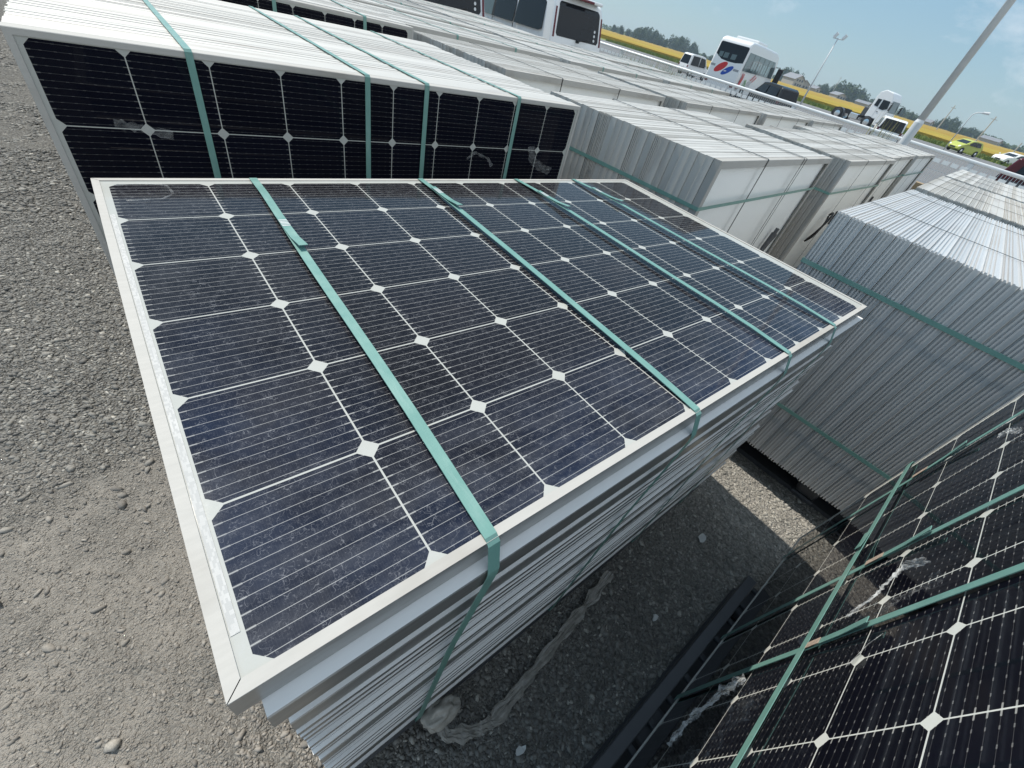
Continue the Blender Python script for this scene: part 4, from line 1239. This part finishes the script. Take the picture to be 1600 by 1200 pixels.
def bus():
    Lr = Vector((33.637, 19.13)); Rr = Vector((34.088, 16.876)); f = Vector((8.825, 1.77)).normalized()
    ctr = (Lr + Rr) / 2
    L, H, hw = 9.0, 3.28, 1.14
    prof = [(0.10, 0.38), (0.0, 0.8), (0.02, 1.9), (0.10, 2.9), (0.22, 3.14), (0.6, H - 0.03), (3.0, H), (7.3, H - 0.02), (8.2, H - 0.18), (8.65, 2.75), (8.95, 1.5), (9.0, 0.9), (8.95, 0.38)]
    c = Car('bus', 'white tour bus seen from behind, red and blue ovals on its rear', 'bus', pose(ctr.x, ctr.y, -0.45, f), prof, hw, 1.5, H, 0.08, MAT['paint_white'], 0.12)
    rw = c.end('rear_window', [(-1.02, 2.08), (-0.5, 1.99), (0.0, 1.98), (0.5, 2.02), (0.98, 2.25), (0.98, 2.85), (0.92, 2.93), (-0.95, 2.93), (-1.02, 2.85)], MAT['car_glass'])
    for y0, y1 in ((0.52, 0.78), (0.12, 0.44), (-0.42, -0.08)):
        c.end('seat_view', [(y0, 2.14), (y1, 2.12), (y1, 2.40), (y0, 2.42)], MAT['bus_glass'], parent=rw, off=0.009, th=0.004)
    rl = c.end('logo', ell(0.30, 1.62, 0.46, 0.20, R(-38)), MAT['red_ink'], off=0.009)
    bl = c.end('logo', ell(-0.22, 1.52, 0.42, 0.16, R(-38)), MAT['blue_ink'], off=0.012)
    c.end('swoosh', ell(-0.10, 1.47, 0.10, 0.03, R(-10)), MAT['sticker'], parent=bl, off=0.016, th=0.004)
    for y0, y1 in ((0.72, 1.05), (-0.98, -0.60)):
        c.end('trim_band', [(y0, 1.58), (y1, 1.58), (y1, 1.70), (y0, 1.70)], MAT['grey_ink'], off=0.005)
    c.end('bumper_seam', [(-1.1, 0.98), (1.1, 0.98), (1.1, 1.0), (-1.1, 1.0)], MAT['grey_ink'], off=0.005)
    for sg in (1, -1):
        c.end('tail_light', rrect(sg * 0.93 - 0.12, 0.70, sg * 0.93 + 0.12, 0.98, 0.06), MAT['red_light'], off=0.02, th=0.03)
    c.side('window_band', [(0.35, 1.72), (0.42, 2.72), (7.8, 2.72), (8.35, 2.3), (8.5, 1.72)], MAT['bus_glass'], off=0.004)
    for x in (1.75, 3.15, 4.55, 5.95, 7.3):
        c.side('window_pillar', [(x, 1.73), (x, 2.71), (x + 0.07, 2.71), (x + 0.07, 1.73)], MAT['black_rubber'], off=0.008)
    for x in (2.0, 2.65, 3.4, 4.05, 4.8, 5.45, 6.2):
        c.side('seat_view', [(x, 1.85), (x, 2.35), (x + 0.45, 2.35), (x + 0.45, 1.85)], MAT['bus_glass_pale'], sides=(-1,), off=0.006, th=0.004)
    c.end('windscreen', [(-0.98, 1.5), (0.98, 1.5), (0.9, 2.75), (-0.9, 2.75)], MAT['car_glass'], rear=False)
    # brush-style lettering on the right-hand flank
    def stroke(name, pts, wd, mat):
        P_ = [Vector((x, z)) for x, z in pts]; Lp = []; Rp = []
        for k, p in enumerate(P_):
            d = (P_[min(k + 1, len(P_) - 1)] - P_[max(k - 1, 0)]).normalized(); nn = Vector((-d.y, d.x)) * wd * 1.5 * (0.5 if 0 < k < len(P_) - 1 else 0.25)
            Lp.append(tuple(p + nn)); Rp.append(tuple(p - nn))
        c.side(name, Lp + Rp[::-1], mat, (-1,), off=0.008, th=0.006)
    stroke('lettering', [(0.75, 1.60), (0.9, 1.35), (0.75, 1.0), (0.55, 0.74)], 0.15, MAT['red_ink'])
    stroke('lettering', [(1.15, 1.62), (1.15, 1.3), (0.95, 0.95), (0.7, 0.70)], 0.13, MAT['red_ink'])
    stroke('lettering', [(0.45, 0.82), (0.8, 0.66), (1.2, 0.78)], 0.10, MAT['grey_ink'])
    for k, x in enumerate((1.75, 2.05)):
        stroke('lettering', [(x + 0.2, 1.30), (x, 0.80)], 0.10, MAT['green_ink'])
    stroke('lettering', [(2.0, 1.25), (2.35, 1.05), (2.2, 0.8)], 0.09, MAT['green_ink'])
    for k, x in enumerate((2.6, 2.95, 3.3)):
        stroke('lettering', [(x + 0.25, 1.25), (x, 0.78)], 0.09, MAT['grey_ink'])
        stroke('lettering', [(x, 0.78), (x + 0.28, 0.84)], 0.08, MAT['grey_ink'])
    stroke('lettering', [(3.9, 1.66), (3.2, 1.30)], 0.13, MAT['red_ink'])
    stroke('lettering', [(4.4, 1.58), (3.7, 1.25)], 0.11, MAT['red_ink'])
    ac = MB(); ac.box((2.1, -0.8, H - 0.02), (4.6, 0.8, H + 0.16)); bevel(ac.build('air_conditioner', MAT['paint_white'], c.root), 0.06, 2)
    for sg in (1, -1):
        a = MB(); a.tube([(8.6, sg * 1.05, 2.45), (9.05, sg * 1.30, 2.5), (9.15, sg * 1.36, 2.2)], 0.03, 6)
        mo = a.build('mirror_arm', MAT['black_rubber'], c.root)
        b = MB(); b.box((9.05, sg * 1.40 - 0.22, 1.35), (9.22, sg * 1.40 + 0.22, 2.45)); bevel(b.build('mirror', MAT['black_rubber'], mo), 0.05, 2)
    c.wheels((2.3, 7.2), 0.46, 0.28)
bus()

def small_car(name, label, M, paint, kind, L=3.9, hw=0.83, H=1.48, group=None, glass=None, rlow=None):
    G = glass or MAT['car_glass']
    if kind == 'hatch':
        prof = [(0.03, 0.38), (0.0, 0.7), (0.06, 0.95), (0.38, H - 0.12), (0.75, H - 0.01), (1.6, H), (2.15, H - 0.08), (2.95, 1.0), (L - 0.28, 0.84), (L - 0.02, 0.62), (L, 0.36), (L - 0.7, 0.2), (0.8, 0.2)]
        wins = ([(0.55, 0.98), (0.72, H - 0.13), (1.38, H - 0.10), (1.38, 0.96)], [(1.46, 0.96), (1.46, H - 0.10), (2.05, H - 0.16), (2.70, 0.98)])
        rear = (0.98, H - 0.16); fr = (1.03, H - 0.14)
    else:
        prof = [(0.03, 0.34), (0.0, 0.7), (0.03, 1.0), (0.16, H - 0.1), (0.4, H), (L * 0.5, H + 0.01), (L - 1.15, H - 0.05), (L - 0.62, 1.02), (L - 0.15, 0.86), (L, 0.6), (L, 0.34), (L - 0.6, 0.2), (0.6, 0.2)]
        wins = ([(0.32, 0.98), (0.40, H - 0.14), (L * 0.42, H - 0.13), (L * 0.42, 0.98)], [(L * 0.45, 0.98), (L * 0.45, H - 0.13), (L - 1.2, H - 0.17), (L - 0.80, 1.0)])
        rear = (1.0, H - 0.15); fr = (1.07, H - 0.13)
    if rlow: rear = (rlow, H - 0.10)
    c = Car(name, label, 'car' if kind == 'hatch' else 'van', M, prof, hw, 0.95, H, 0.12, paint, 0.06, group, 0.05)
    for w_ in wins: c.side('side_window', w_, G)
    r0 = hw - 0.14
    c.end('rear_window', [(-r0, rear[0]), (r0, rear[0]), (r0 - 0.1, rear[1]), (-r0 + 0.1, rear[1])], G)
    c.end('windscreen', [(-r0, fr[0]), (r0, fr[0]), (r0 - 0.12, fr[1]), (-r0 + 0.12, fr[1])], G, rear=False)
    for sg in (1, -1):
        c.end('tail_light', [(sg * (hw - 0.20), 0.74), (sg * (hw - 0.06), 0.74), (sg * (hw - 0.06), 0.94), (sg * (hw - 0.20), 0.94)], MAT['red_light'])
        c.end('headlight', [(sg * (hw - 0.34), 0.66), (sg * (hw - 0.10), 0.68), (sg * (hw - 0.10), 0.80), (sg * (hw - 0.34), 0.76)], MAT['clear_light'], rear=False)
        mr = MB(); mr.box((L - 1.05, sg * (hw + 0.07) - 0.07, 0.98), (L - 0.93, sg * (hw + 0.07) + 0.07, 1.10)); bevel(mr.build('mirror', paint, c.root), 0.02, 2)
    c.end('grille', [(-0.35, 0.42), (0.35, 0.42), (0.35, 0.56), (-0.35, 0.56)], MAT['black_rubber'], rear=False)
    c.end('plate', [(-0.17, 0.56), (0.17, 0.56), (0.17, 0.72), (-0.17, 0.72)], MAT['sticker'])
    c.wheels((0.62, L - 0.68), 0.29, 0.18)
    return c
def at_center(az, D, fwd, L, z=-0.45):
    x, y = azd(az, D); f = Vector(fwd).normalized()
    return pose(x - f.x * L / 2, y - f.y * L / 2, z, f)
small_car('parked_van', 'small white van half hidden behind the tour bus', at_center(32.3, 58, (0.98, -0.18), 3.4), MAT['paint_white'], 'van', 3.4, 0.74, 1.86)
small_car('parked_van', 'black boxy car beside the tour bus behind the fence', at_center(23.95, 36.5, (0.53, 0.84), 3.4), MAT['paint_black'], 'van', 3.4, 0.74, 1.60)
small_car('parked_car', 'lime yellow hatchback on the road in front of the rice field', at_center(7.3, 80, (-0.87, 0.49), 3.7), MAT['paint_yellow'], 'hatch', 3.7, 0.83, 1.5)
small_car('parked_car', 'white car at the right edge behind the dark red car', at_center(4.05, 88, (-0.87, 0.49), 4.2), MAT['paint_white'], 'hatch', 4.2, 0.86, 1.46)
red = small_car('parked_car', 'dark red car cut off at the right edge behind the fence', pose(22.2, 0.45, -0.24, (0.05, -1.0)), MAT['paint_red'], 'van', 3.9, 0.83, 1.56)
red.end('bumper', [(-0.78, 0.36), (0.78, 0.36), (0.78, 0.93), (-0.78, 0.93)], MAT['black_plastic'], off=0.003)
red.side('door_cladding', [(0.12, 0.36), (0.12, 0.88), (3.0, 0.88), (3.0, 0.36)], MAT['black_plastic'], off=0.003)
small_car('parked_van', 'white van with wide dark window standing in front of the white truck', at_center(13.2, 45, (0.96, 0.30), 3.4), MAT['paint_white'], 'van', 3.4, 0.86, 1.60, rlow=0.86)

def truck():
    # tractor unit heading to -y, side-on
    f = Vector((-0.11, -0.99, 0)).normalized()
    x, y = 64.0, 19.0
    M = pose(x - f.x * 1.0, y - f.y * 1.0, -0.45, f)
    L = 5.5
    prof = [(3.75, 0.95), (3.72, 2.75), (3.80, 3.15), (4.25, 3.42), (5.0, 3.30), (5.36, 2.75), (5.52, 1.75), (5.55, 0.45), (4.9, 0.45), (4.85, 0.95)]
    c = Car('truck', 'white tractor truck without trailer parked side-on in the road lot', 'truck', M, prof, 1.18, 1.7, 3.4, 0.06, MAT['paint_white'], 0.07)
    c.side('side_window', [(4.55, 1.85), (4.50, 2.62), (5.22, 2.60), (5.38, 1.98), (5.0, 1.80)], MAT['car_glass'])
    c.side('side_window', [(3.98, 2.0), (3.98, 2.60), (4.38, 2.60), (4.38, 1.95)], MAT['car_glass'])
    c.side('door_seam', [(4.45, 1.0), (4.45, 2.66), (4.465, 2.66), (4.465, 1.0)], MAT['grey_ink'], off=0.005)
    c.side('door_handle', rrect(4.55, 1.55, 4.72, 1.6, 0.02), MAT['black_rubber'], off=0.02, th=0.018)
    c.end('windscreen', [(-1.02, 1.72), (1.02, 1.72), (0.98, 2.70), (-0.98, 2.70)], MAT['bus_glass'], rear=False)
    c.end('grille', [(-0.8, 0.95), (0.8, 0.95), (0.8, 1.45), (-0.8, 1.45)], MAT['black_rubber'], rear=False)
    for sg in (1, -1):
        c.end('headlight', [(sg * 0.72, 0.55), (sg * 1.08, 0.55), (sg * 1.08, 0.80), (sg * 0.72, 0.80)], MAT['clear_light'], rear=False)
        m = MB(); m.tube([(5.3, sg * 1.15, 2.5), (5.65, sg * 1.42, 2.55), (5.65, sg * 1.42, 1.9)], 0.03, 6); m.box((5.58, sg * 1.42 - 0.1, 1.85), (5.68, sg * 1.42 + 0.1, 2.4))
        m.build('mirror', MAT['black_rubber'], c.root)
    ch = MB()
    for sg in (1, -1): ch.box((0.15, sg * 0.42 - 0.06, 0.72), (4.9, sg * 0.42 + 0.06, 0.95))
    for xx in (0.2, 1.0, 1.9, 2.8): ch.box((xx, -0.36, 0.76), (xx + 0.12, 0.36, 0.92))
    ch.box((0.75, -0.45, 0.955), (1.65, 0.45, 1.10))
    ch.build('chassis', MAT['black_rubber'], c.root)
    for sg in (1, -1):
        t = MB(); t.box((2.25, sg * 0.85 - 0.28, 0.42), (3.15, sg * 0.85 + 0.28, 0.95)); bevel(t.build('fuel_tank', MAT['chrome'], c.root), 0.08, 3)
        fd = MB()
        pts = [(1.0 + 0.60 * math.cos(a), 0.5 + 0.60 * math.sin(a)) for a in [R(200 - 22 * k) for k in range(11)]]
        fd.ribbon([(px, sg * 0.92, pz) for px, pz in pts], (0, 1, 0), 0.5, 0.02)
        fd.build('mudguard', MAT['black_plastic'], c.root)
    bx = MB(); bx.box((3.2, -1.0, 0.9), (3.65, 1.0, 1.7)); bevel(bx.build('air_intake', MAT['black_plastic'], c.root), 0.04, 2)
    c.wheels((1.0, 4.25), 0.50, 0.30, arch=True)
truck()

# ------------------------------------------------------------------ lamp posts and poles
def lamp_pole():
    x, y = 10.72, 1.075
    zb = gz(x)
    root = thing('lamp_post', 'thick grey steel pole rising close by from behind the bundles', 'lamp post', Matrix.Translation((x, y, zb)))
    a = MB(); a.tube([(0, 0, 0), (0, 0, 1.44)], [0.074, 0.071], 20); a.tube([(0, 0, 1.44), (0, 0, 1.485)], [0.071, 0.056], 20, cap=False)
    a.build('sleeve', MAT['steel'], root, smooth=False)
    b = MB(); b.tube([(0, 0, 1.45), (0, 0, 7.5)], [0.057, 0.042], 20)
    b.build('shaft', MAT['steel'], root, smooth=True)
    bp = MB(); bp.box((-0.17, -0.17, 0), (0.17, 0.17, 0.02)); bp.build('base_plate', MAT['steel'], root)
    h = MB(); h.tube([(0, 0, 7.45), (-0.3, 0, 7.75), (-0.9, 0, 7.85)], 0.03, 8); h.build('arm', MAT['steel'], root)
    l = MB(); l.box((-1.5, -0.12, 7.80), (-0.85, 0.12, 7.90)); bevel(l.build('lamp_head', MAT['steel'], root), 0.03, 2)
lamp_pole()
def flood_pole():
    x, y = azd(21.2, 76)
    root = thing('lamp_post', 'tall thin floodlight mast with two heads at the field edge', 'lamp post', Matrix.Translation((x, y, -0.45)))
    a = MB(); a.tube([(0, 0, 0), (0, 0, 6.9)], [0.11, 0.07], 10); a.build('mast', MAT['steel'], root, smooth=True)
    d = Vector((0.36, -0.93, 0))
    b = MB(); b.tube([d * -0.55 + Vector((0, 0, 6.85)), d * 0.55 + Vector((0, 0, 6.85))], 0.05, 8); b.build('crossbar', MAT['steel'], root)
    for sg in (-1, 1):
        p = d * (0.5 * sg)
        h = MB(); h.box((-0.10, -0.15, 0), (0.10, 0.15, 0.5), 0, Matrix.Translation((p.x, p.y, 6.9)) @ Matrix.Rotation(0.5, 4, 'X'))
        h.build('floodlight', MAT['steel'], root)
flood_pole()
def street_lamp():
    x, y = azd(8.47, 72)
    root = thing('lamp_post', 'slim street lamp with curved neck beside the lime car', 'lamp post', Matrix.Translation((x, y, -0.45)))
    d = Vector((0.13, -0.99, 0))
    pts = [(0, 0, 0), (0, 0, 3.3)]
    for k in range(1, 7):
        t = R(90 * k / 6)
        pts.append(tuple(d * (0.55 * (1 - math.cos(t))) + Vector((0, 0, 3.3 + 0.5 * math.sin(t)))))
    pts.append(tuple(d * 0.85 + Vector((0, 0, 3.83))))
    a = MB(); a.tube(pts, 0.05, 8); a.build('pole', MAT['steel'], root, smooth=True)
    h = MB(); h.tube([tuple(d * 0.7 + Vector((0, 0, 3.84))), tuple(d * 1.25 + Vector((0, 0, 3.90)))], [0.10, 0.13], 10); h.build('lamp_head', MAT['sticker'], root)
street_lamp()
for k, (az, D, h, lb) in enumerate(((9.95, 260, 9.0, 'faint utility pole rising behind the rounded tree left of the street lamp'), (6.95, 230, 8.2, 'utility pole standing over the low round tree right of the street lamp'), (19.2, 480, 13.5, 'distant pole poking out of the big wood beside the floodlight mast'), (4.25, 95, 2.6, 'short post at the right edge behind the white car'))):
    x, y = azd(az, D)
    m = MB(); m.tube([(0, 0, 0), (0, 0, h)], [0.22 if D > 100 else 0.09, 0.16 if D > 100 else 0.07], 8)
    if D > 100: m.box((-0.05, -0.9, h - 0.9), (0.05, 0.9, h - 0.75))
    o = m.build('utility_pole', MAT['concrete']); o.location = (x, y, -0.45)
    tag(o, lb, 'pole')

# ------------------------------------------------------------------ trees, houses, far wood
def crown_mesh(seed, n=1500):
    rnd = random.Random(seed)
    m = MB()
    lobes = []
    for k in range(11):
        a = rnd.uniform(0, 6.28); rr = rnd.uniform(0.0, 0.62); zz = rnd.uniform(0.25, 0.80)
        lobes.append((Vector((math.cos(a) * rr, math.sin(a) * rr, zz)), rnd.uniform(0.22, 0.38) * (1.15 - 0.5 * max(0, zz - 0.5))))
    for _ in range(n):
        c, r = lobes[rnd.randrange(len(lobes))]
        d = Vector((rnd.gauss(0, 1), rnd.gauss(0, 1), rnd.gauss(0, 1))).normalized()
        p = c + d * r * (rnd.uniform(0.35, 1) ** 0.45)
        if p.z < 0.02: continue
        s = rnd.uniform(0.03, 0.075)
        a = Vector((rnd.gauss(0, 1), rnd.gauss(0, 1), rnd.gauss(0, 1))).normalized(); b = a.cross(d)
        if b.length < 0.1: continue
        b.normalize()
        m.poly([p - a * s, p + b * s * 0.7, p + a * s, p - b * s * 0.7])
    o = m.build('crown', MAT['leaf'], fixn=False)
    me = o.data; bpy.data.objects.remove(o)
    return me
crowns = [crown_mesh(200 + k) for k in range(4)]
tk = MB(); tk.tube([(0, 0, 0), (0.01, 0, 0.25), (0.0, 0.01, 0.55)], [0.045, 0.035, 0.012], 7)
for a in (0.3, 2.2, 4.3): tk.tube([(0, 0, 0.28), (0.22 * math.cos(a), 0.22 * math.sin(a), 0.55)], [0.02, 0.007], 5)
_o = tk.build('trunk', MAT['bark']); trunk_me = _o.data; bpy.data.objects.remove(_o)
# (azimuth, elevation tangent of the top, width in degrees)
groups = [
 ('wood at the left above the field', 'beside the white minivan roof', [(41.4, .0085, .9), (40.6, .0105, .8), (39.9, .0085, .9)]),
 ('wood left of the bus', 'in the long wood between minivan and bus', [(39.2, .0135, 1.1), (38.6, .0165, 1.2), (38.0, .019, 1.4), (37.3, .0178, 1.4), (36.6, .0135, 1.2), (36.0, .0105, 1.0)]),
 ('wood left of the bus', 'in the round clump just left of the bus', [(35.2, .0178, 1.2), (34.7, .0198, 1.5), (34.0, .019, 1.5), (33.3, .0165, 1.2), (32.7, .0105, .8), (31.8, .006, .9), (31.0, .006, .9)]),
 ('clump right of the bus', 'behind the grey roofed house right of the bus', [(24.1, .0165, 1.1), (23.5, .0195, 1.2), (22.8, .0185, 1.1), (22.3, .013, .8)]),
 ('big wood left of the truck', 'in the big wood between mast and truck', [(20.9, .006, .8), (20.4, .009, .9), (19.8, .0125, 1.1), (19.1, .0185, 1.3), (18.4, .0222, 1.5), (17.7, .0218, 1.5), (17.1, .0195, 1.3), (16.5, .0145, 1.0), (15.6, .011, 1.0), (14.6, .010, 1.0)]),
 ('low trees right of the truck', 'among low trees between truck and lamp pole', [(13.0, .0105, 1.0), (12.3, .0085, .9), (11.7, .0065, .8), (10.8, .005, .8)]),
 ('round trees by the street lamp', 'in the rounded clump behind the street lamp', [(10.1, .0085, .8), (9.75, .0125, .9), (9.4, .0165, 1.0), (8.95, .0135, .9), (8.5, .0075, .7)]),
 ('round trees by the street lamp', 'in the low clump right of the street lamp', [(8.0, .0085, .8), (7.6, .0105, .9), (7.1, .009, .8), (6.6, .006, .7), (5.8, .0035, .8), (5.0, .003, .8), (4.2, .003, .8)]),
]
rt = random.Random(77)
def tnum(k, n):
    if n == 1: return 'only'
    return ['leftmost', 'second', 'third', 'fourth', 'fifth', 'sixth', 'seventh', 'eighth', 'ninth', 'tenth'][k] if k < n - 1 else 'rightmost'
for gname, where, lst in groups:
    for k, (az, tt, wd) in enumerate(lst):
        D = 520 + rt.uniform(-40, 60)
        x, y = azd(az, D)
        ztop = CW.z + tt * D; h = ztop + 0.45
        rad = D * R(wd) / 2 * 1.15
        root = thing('tree', '%s dark leafy tree %s' % (tnum(k, len(lst)), where), 'tree', Matrix.Translation((x, y, -0.45)), gname)
        cr = bpy.data.objects.new('crown', crowns[rt.randrange(4)]); COL.objects.link(cr); cr.parent = root
        cr.scale = (rad / 0.85, rad / 0.85, h / 1.02); cr.rotation_euler = (0, 0, rt.uniform(0, 6.28))
        tr = bpy.data.objects.new('trunk', trunk_me); COL.objects.link(tr); tr.parent = root
        tr.scale = (h * 0.8, h * 0.8, h)
def far_wood():
    rnd = random.Random(9)
    m = MB()
    for _ in range(12000):
        az = rnd.uniform(-2, 47); D = rnd.uniform(610, 700)
        x, y = azd(az, D)
        hh = 3.2 + 2.6 * noise.noise(Vector((az * 0.9, 0.3, 0))) + 1.2 * noise.noise(Vector((az * 4.1, 5, 0)))
        z = -0.45 + rnd.uniform(0, max(1.2, hh + 1.2))
        s = rnd.uniform(0.5, 1.1)
        a = Vector((rnd.gauss(0, 1), rnd.gauss(0, 1), rnd.gauss(0, 1))).normalized(); b = a.orthogonal().normalized()
        c = Vector((x, y, z))
        m.poly([c - a * s, c + b * s, c + a * s, c - b * s])
    struct(tag(m.build('far_wood', MAT['leaf'], fixn=False), 'low distant hedgerow and woodland along the horizon', 'woodland'), 'stuff')
far_wood()
def house(label, az, D, w_, d_, h, rh, yaw):
    x, y = azd(az, D)
    root = thing('house', label, 'house', Matrix.Translation((x, y, -0.45)) @ Matrix.Rotation(yaw, 4, 'Z'), 'houses along the far edge of the field')
    m = MB(); m.box((-w_ / 2, -d_ / 2, 0), (w_ / 2, d_ / 2, h))
    for sg in (-1, 1): m.poly([(sg * w_ / 2, -d_ / 2, h), (sg * w_ / 2, d_ / 2, h), (sg * w_ / 2, 0, h + rh)])
    wl = m.build('wall', MAT['wall'], root, fixn=False)
    r = MB(); o = 0.6
    for sg in (-1, 1):
        a = [(-w_ / 2 - o, sg * (d_ / 2 + o), h - o * rh / (d_ / 2)), (w_ / 2 + o, sg * (d_ / 2 + o), h - o * rh / (d_ / 2)), (w_ / 2 + o, 0, h + rh + .02), (-w_ / 2 - o, 0, h + rh + .02)]
        r.poly(a); r.poly([(p[0], p[1], p[2] + 0.25) for p in reversed(a)])
        for k in range(4):
            p, q = a[k], a[(k + 1) % 4]
            r.poly([p, q, (q[0], q[1], q[2] + 0.25), (p[0], p[1], p[2] + 0.25)])
    r.build('roof', MAT['roof'], root, fixn=False)
    for k in range(3):
        xx = -w_ / 2 + w_ * (k + 0.5) / 3
        for zz in ((1.0,) if h < 4 else (1.0, 3.6)):
            wd = MB(); wd.box((xx - 0.8, -d_ / 2 - 0.05, zz), (xx + 0.8, -d_ / 2 - 0.004, zz + 1.3)); wd.build('window', MAT['window'], root)
            wd = MB(); wd.box((-w_ / 2 - 0.05, -0.8 + (k - 1) * 2.2, zz), (-w_ / 2 - 0.004, 0.6 + (k - 1) * 2.2, zz + 1.3))
            if abs((k - 1) * 2.2) < d_ / 2 - 1: wd.build('window', MAT['window'], root)
house('largest grey roofed house below the clump right of the bus', 22.9, 430, 13, 9, 4.6, 2.6, 1.1)
house('smaller pale house just right of the large grey roofed one', 21.9, 440, 9, 7, 3.6, 1.9, 0.6)
house('low shed roof left of the floodlight mast foot wood', 20.85, 460, 8, 6, 2.6, 1.4, 1.3)
house('pale low house in front of the big wood', 18.6, 450, 10, 7, 2.6, 1.6, 0.9)
house('white low building at the right end of the big wood', 16.3, 440, 9, 6, 2.2, 1.2, 1.5)
house('white low building behind the lamp pole joint', 11.05, 450, 8, 6, 2.4, 1.3, 1.4)
house('low pale building far right under the horizon', 6.1, 480, 11, 7, 2.6, 1.5, 1.4)

# ------------------------------------------------------------------ weeds along the fence, pallet wood by the lamp pole
def weeds():
    rnd = random.Random(31)
    m = MB()
    for cx, cy, sp, n, hh in ((12.75, 8.7, 0.9, 420, 1.15), (12.7, 7.6, 0.5, 160, 1.25), (12.8, 1.95, 0.22, 60, 1.55), (8.9, -0.2, 0.2, 60, 0.9)):
        for _ in range(n):
            x = cx + rnd.gauss(0, sp * 0.25); y = cy + rnd.gauss(0, sp * 0.6)
            h = hh * rnd.uniform(0.5, 1.08); lx, ly = rnd.gauss(0, 0.10), rnd.gauss(0, 0.10)
            z = gz(x); wd = rnd.uniform(0.004, 0.010); an = rnd.uniform(0, 3.14)
            c, s_ = math.cos(an) * wd, math.sin(an) * wd
            m.poly([(x - c, y - s_, z), (x + c, y + s_, z), (x + lx * 0.5 + c * .7, y + ly * 0.5 + s_ * .7, z + h * 0.6), (x + lx * 0.5 - c * .7, y + ly * 0.5 - s_ * .7, z + h * 0.6)])
            m.poly([(x + lx * 0.5 + c * .7, y + ly * 0.5 + s_ * .7, z + h * 0.6), (x + lx * 0.5 - c * .7, y + ly * 0.5 - s_ * .7, z + h * 0.6), (x + lx * 1.2, y + ly * 1.2, z + h)])
    struct(tag(m.build('weeds', MAT['weed'], fixn=False), 'tall dry weeds growing through the foot of the fence', 'weeds'), 'stuff')
weeds()
def wood_pallet():
    M = Matrix.Translation((9.35, -0.16, gz(9.3))) @ Matrix.Rotation(0.2, 4, 'Z') @ Matrix.Rotation(-0.18, 4, 'Y')
    root = thing('wooden_pallet', 'brown timber pallet standing on edge at the aisle end near the fence', 'pallet', M)
    for k in range(7):
        b = MB(); b.box((0, -0.50 + k * 0.145, 0), (0.02, -0.50 + k * 0.145 + 0.10, 0.80)); b.build('slat', MAT['wood'], root)
    for z in (0.02, 0.36, 0.70):
        b = MB(); b.box((0.0205, -0.5, z), (0.10, 0.47, z + 0.09)); b.build('bearer', MAT['wood'], root)
wood_pallet()

# ------------------------------------------------------------------ haze
def haze(density=0.00036):
    m = MB(); m.box((-60, -260, -1.6), (760, 760, 19))
    t = bpy.data.materials.new('haze'); t.use_nodes = True
    nt_ = t.node_tree; nt_.nodes.clear()
    out = nt_.nodes.new('ShaderNodeOutputMaterial'); pv = nt_.nodes.new('ShaderNodeVolumePrincipled')
    pv.inputs['Color'].default_value = (0.62, 0.80, 1.0, 1)
    pv.inputs['Density'].default_value = density
    pv.inputs['Anisotropy'].default_value = 0.2
    nt_.links.new(pv.outputs[0], out.inputs['Volume'])
    o = m.build('haze', t)
    o['kind'] = 'stuff'
haze()
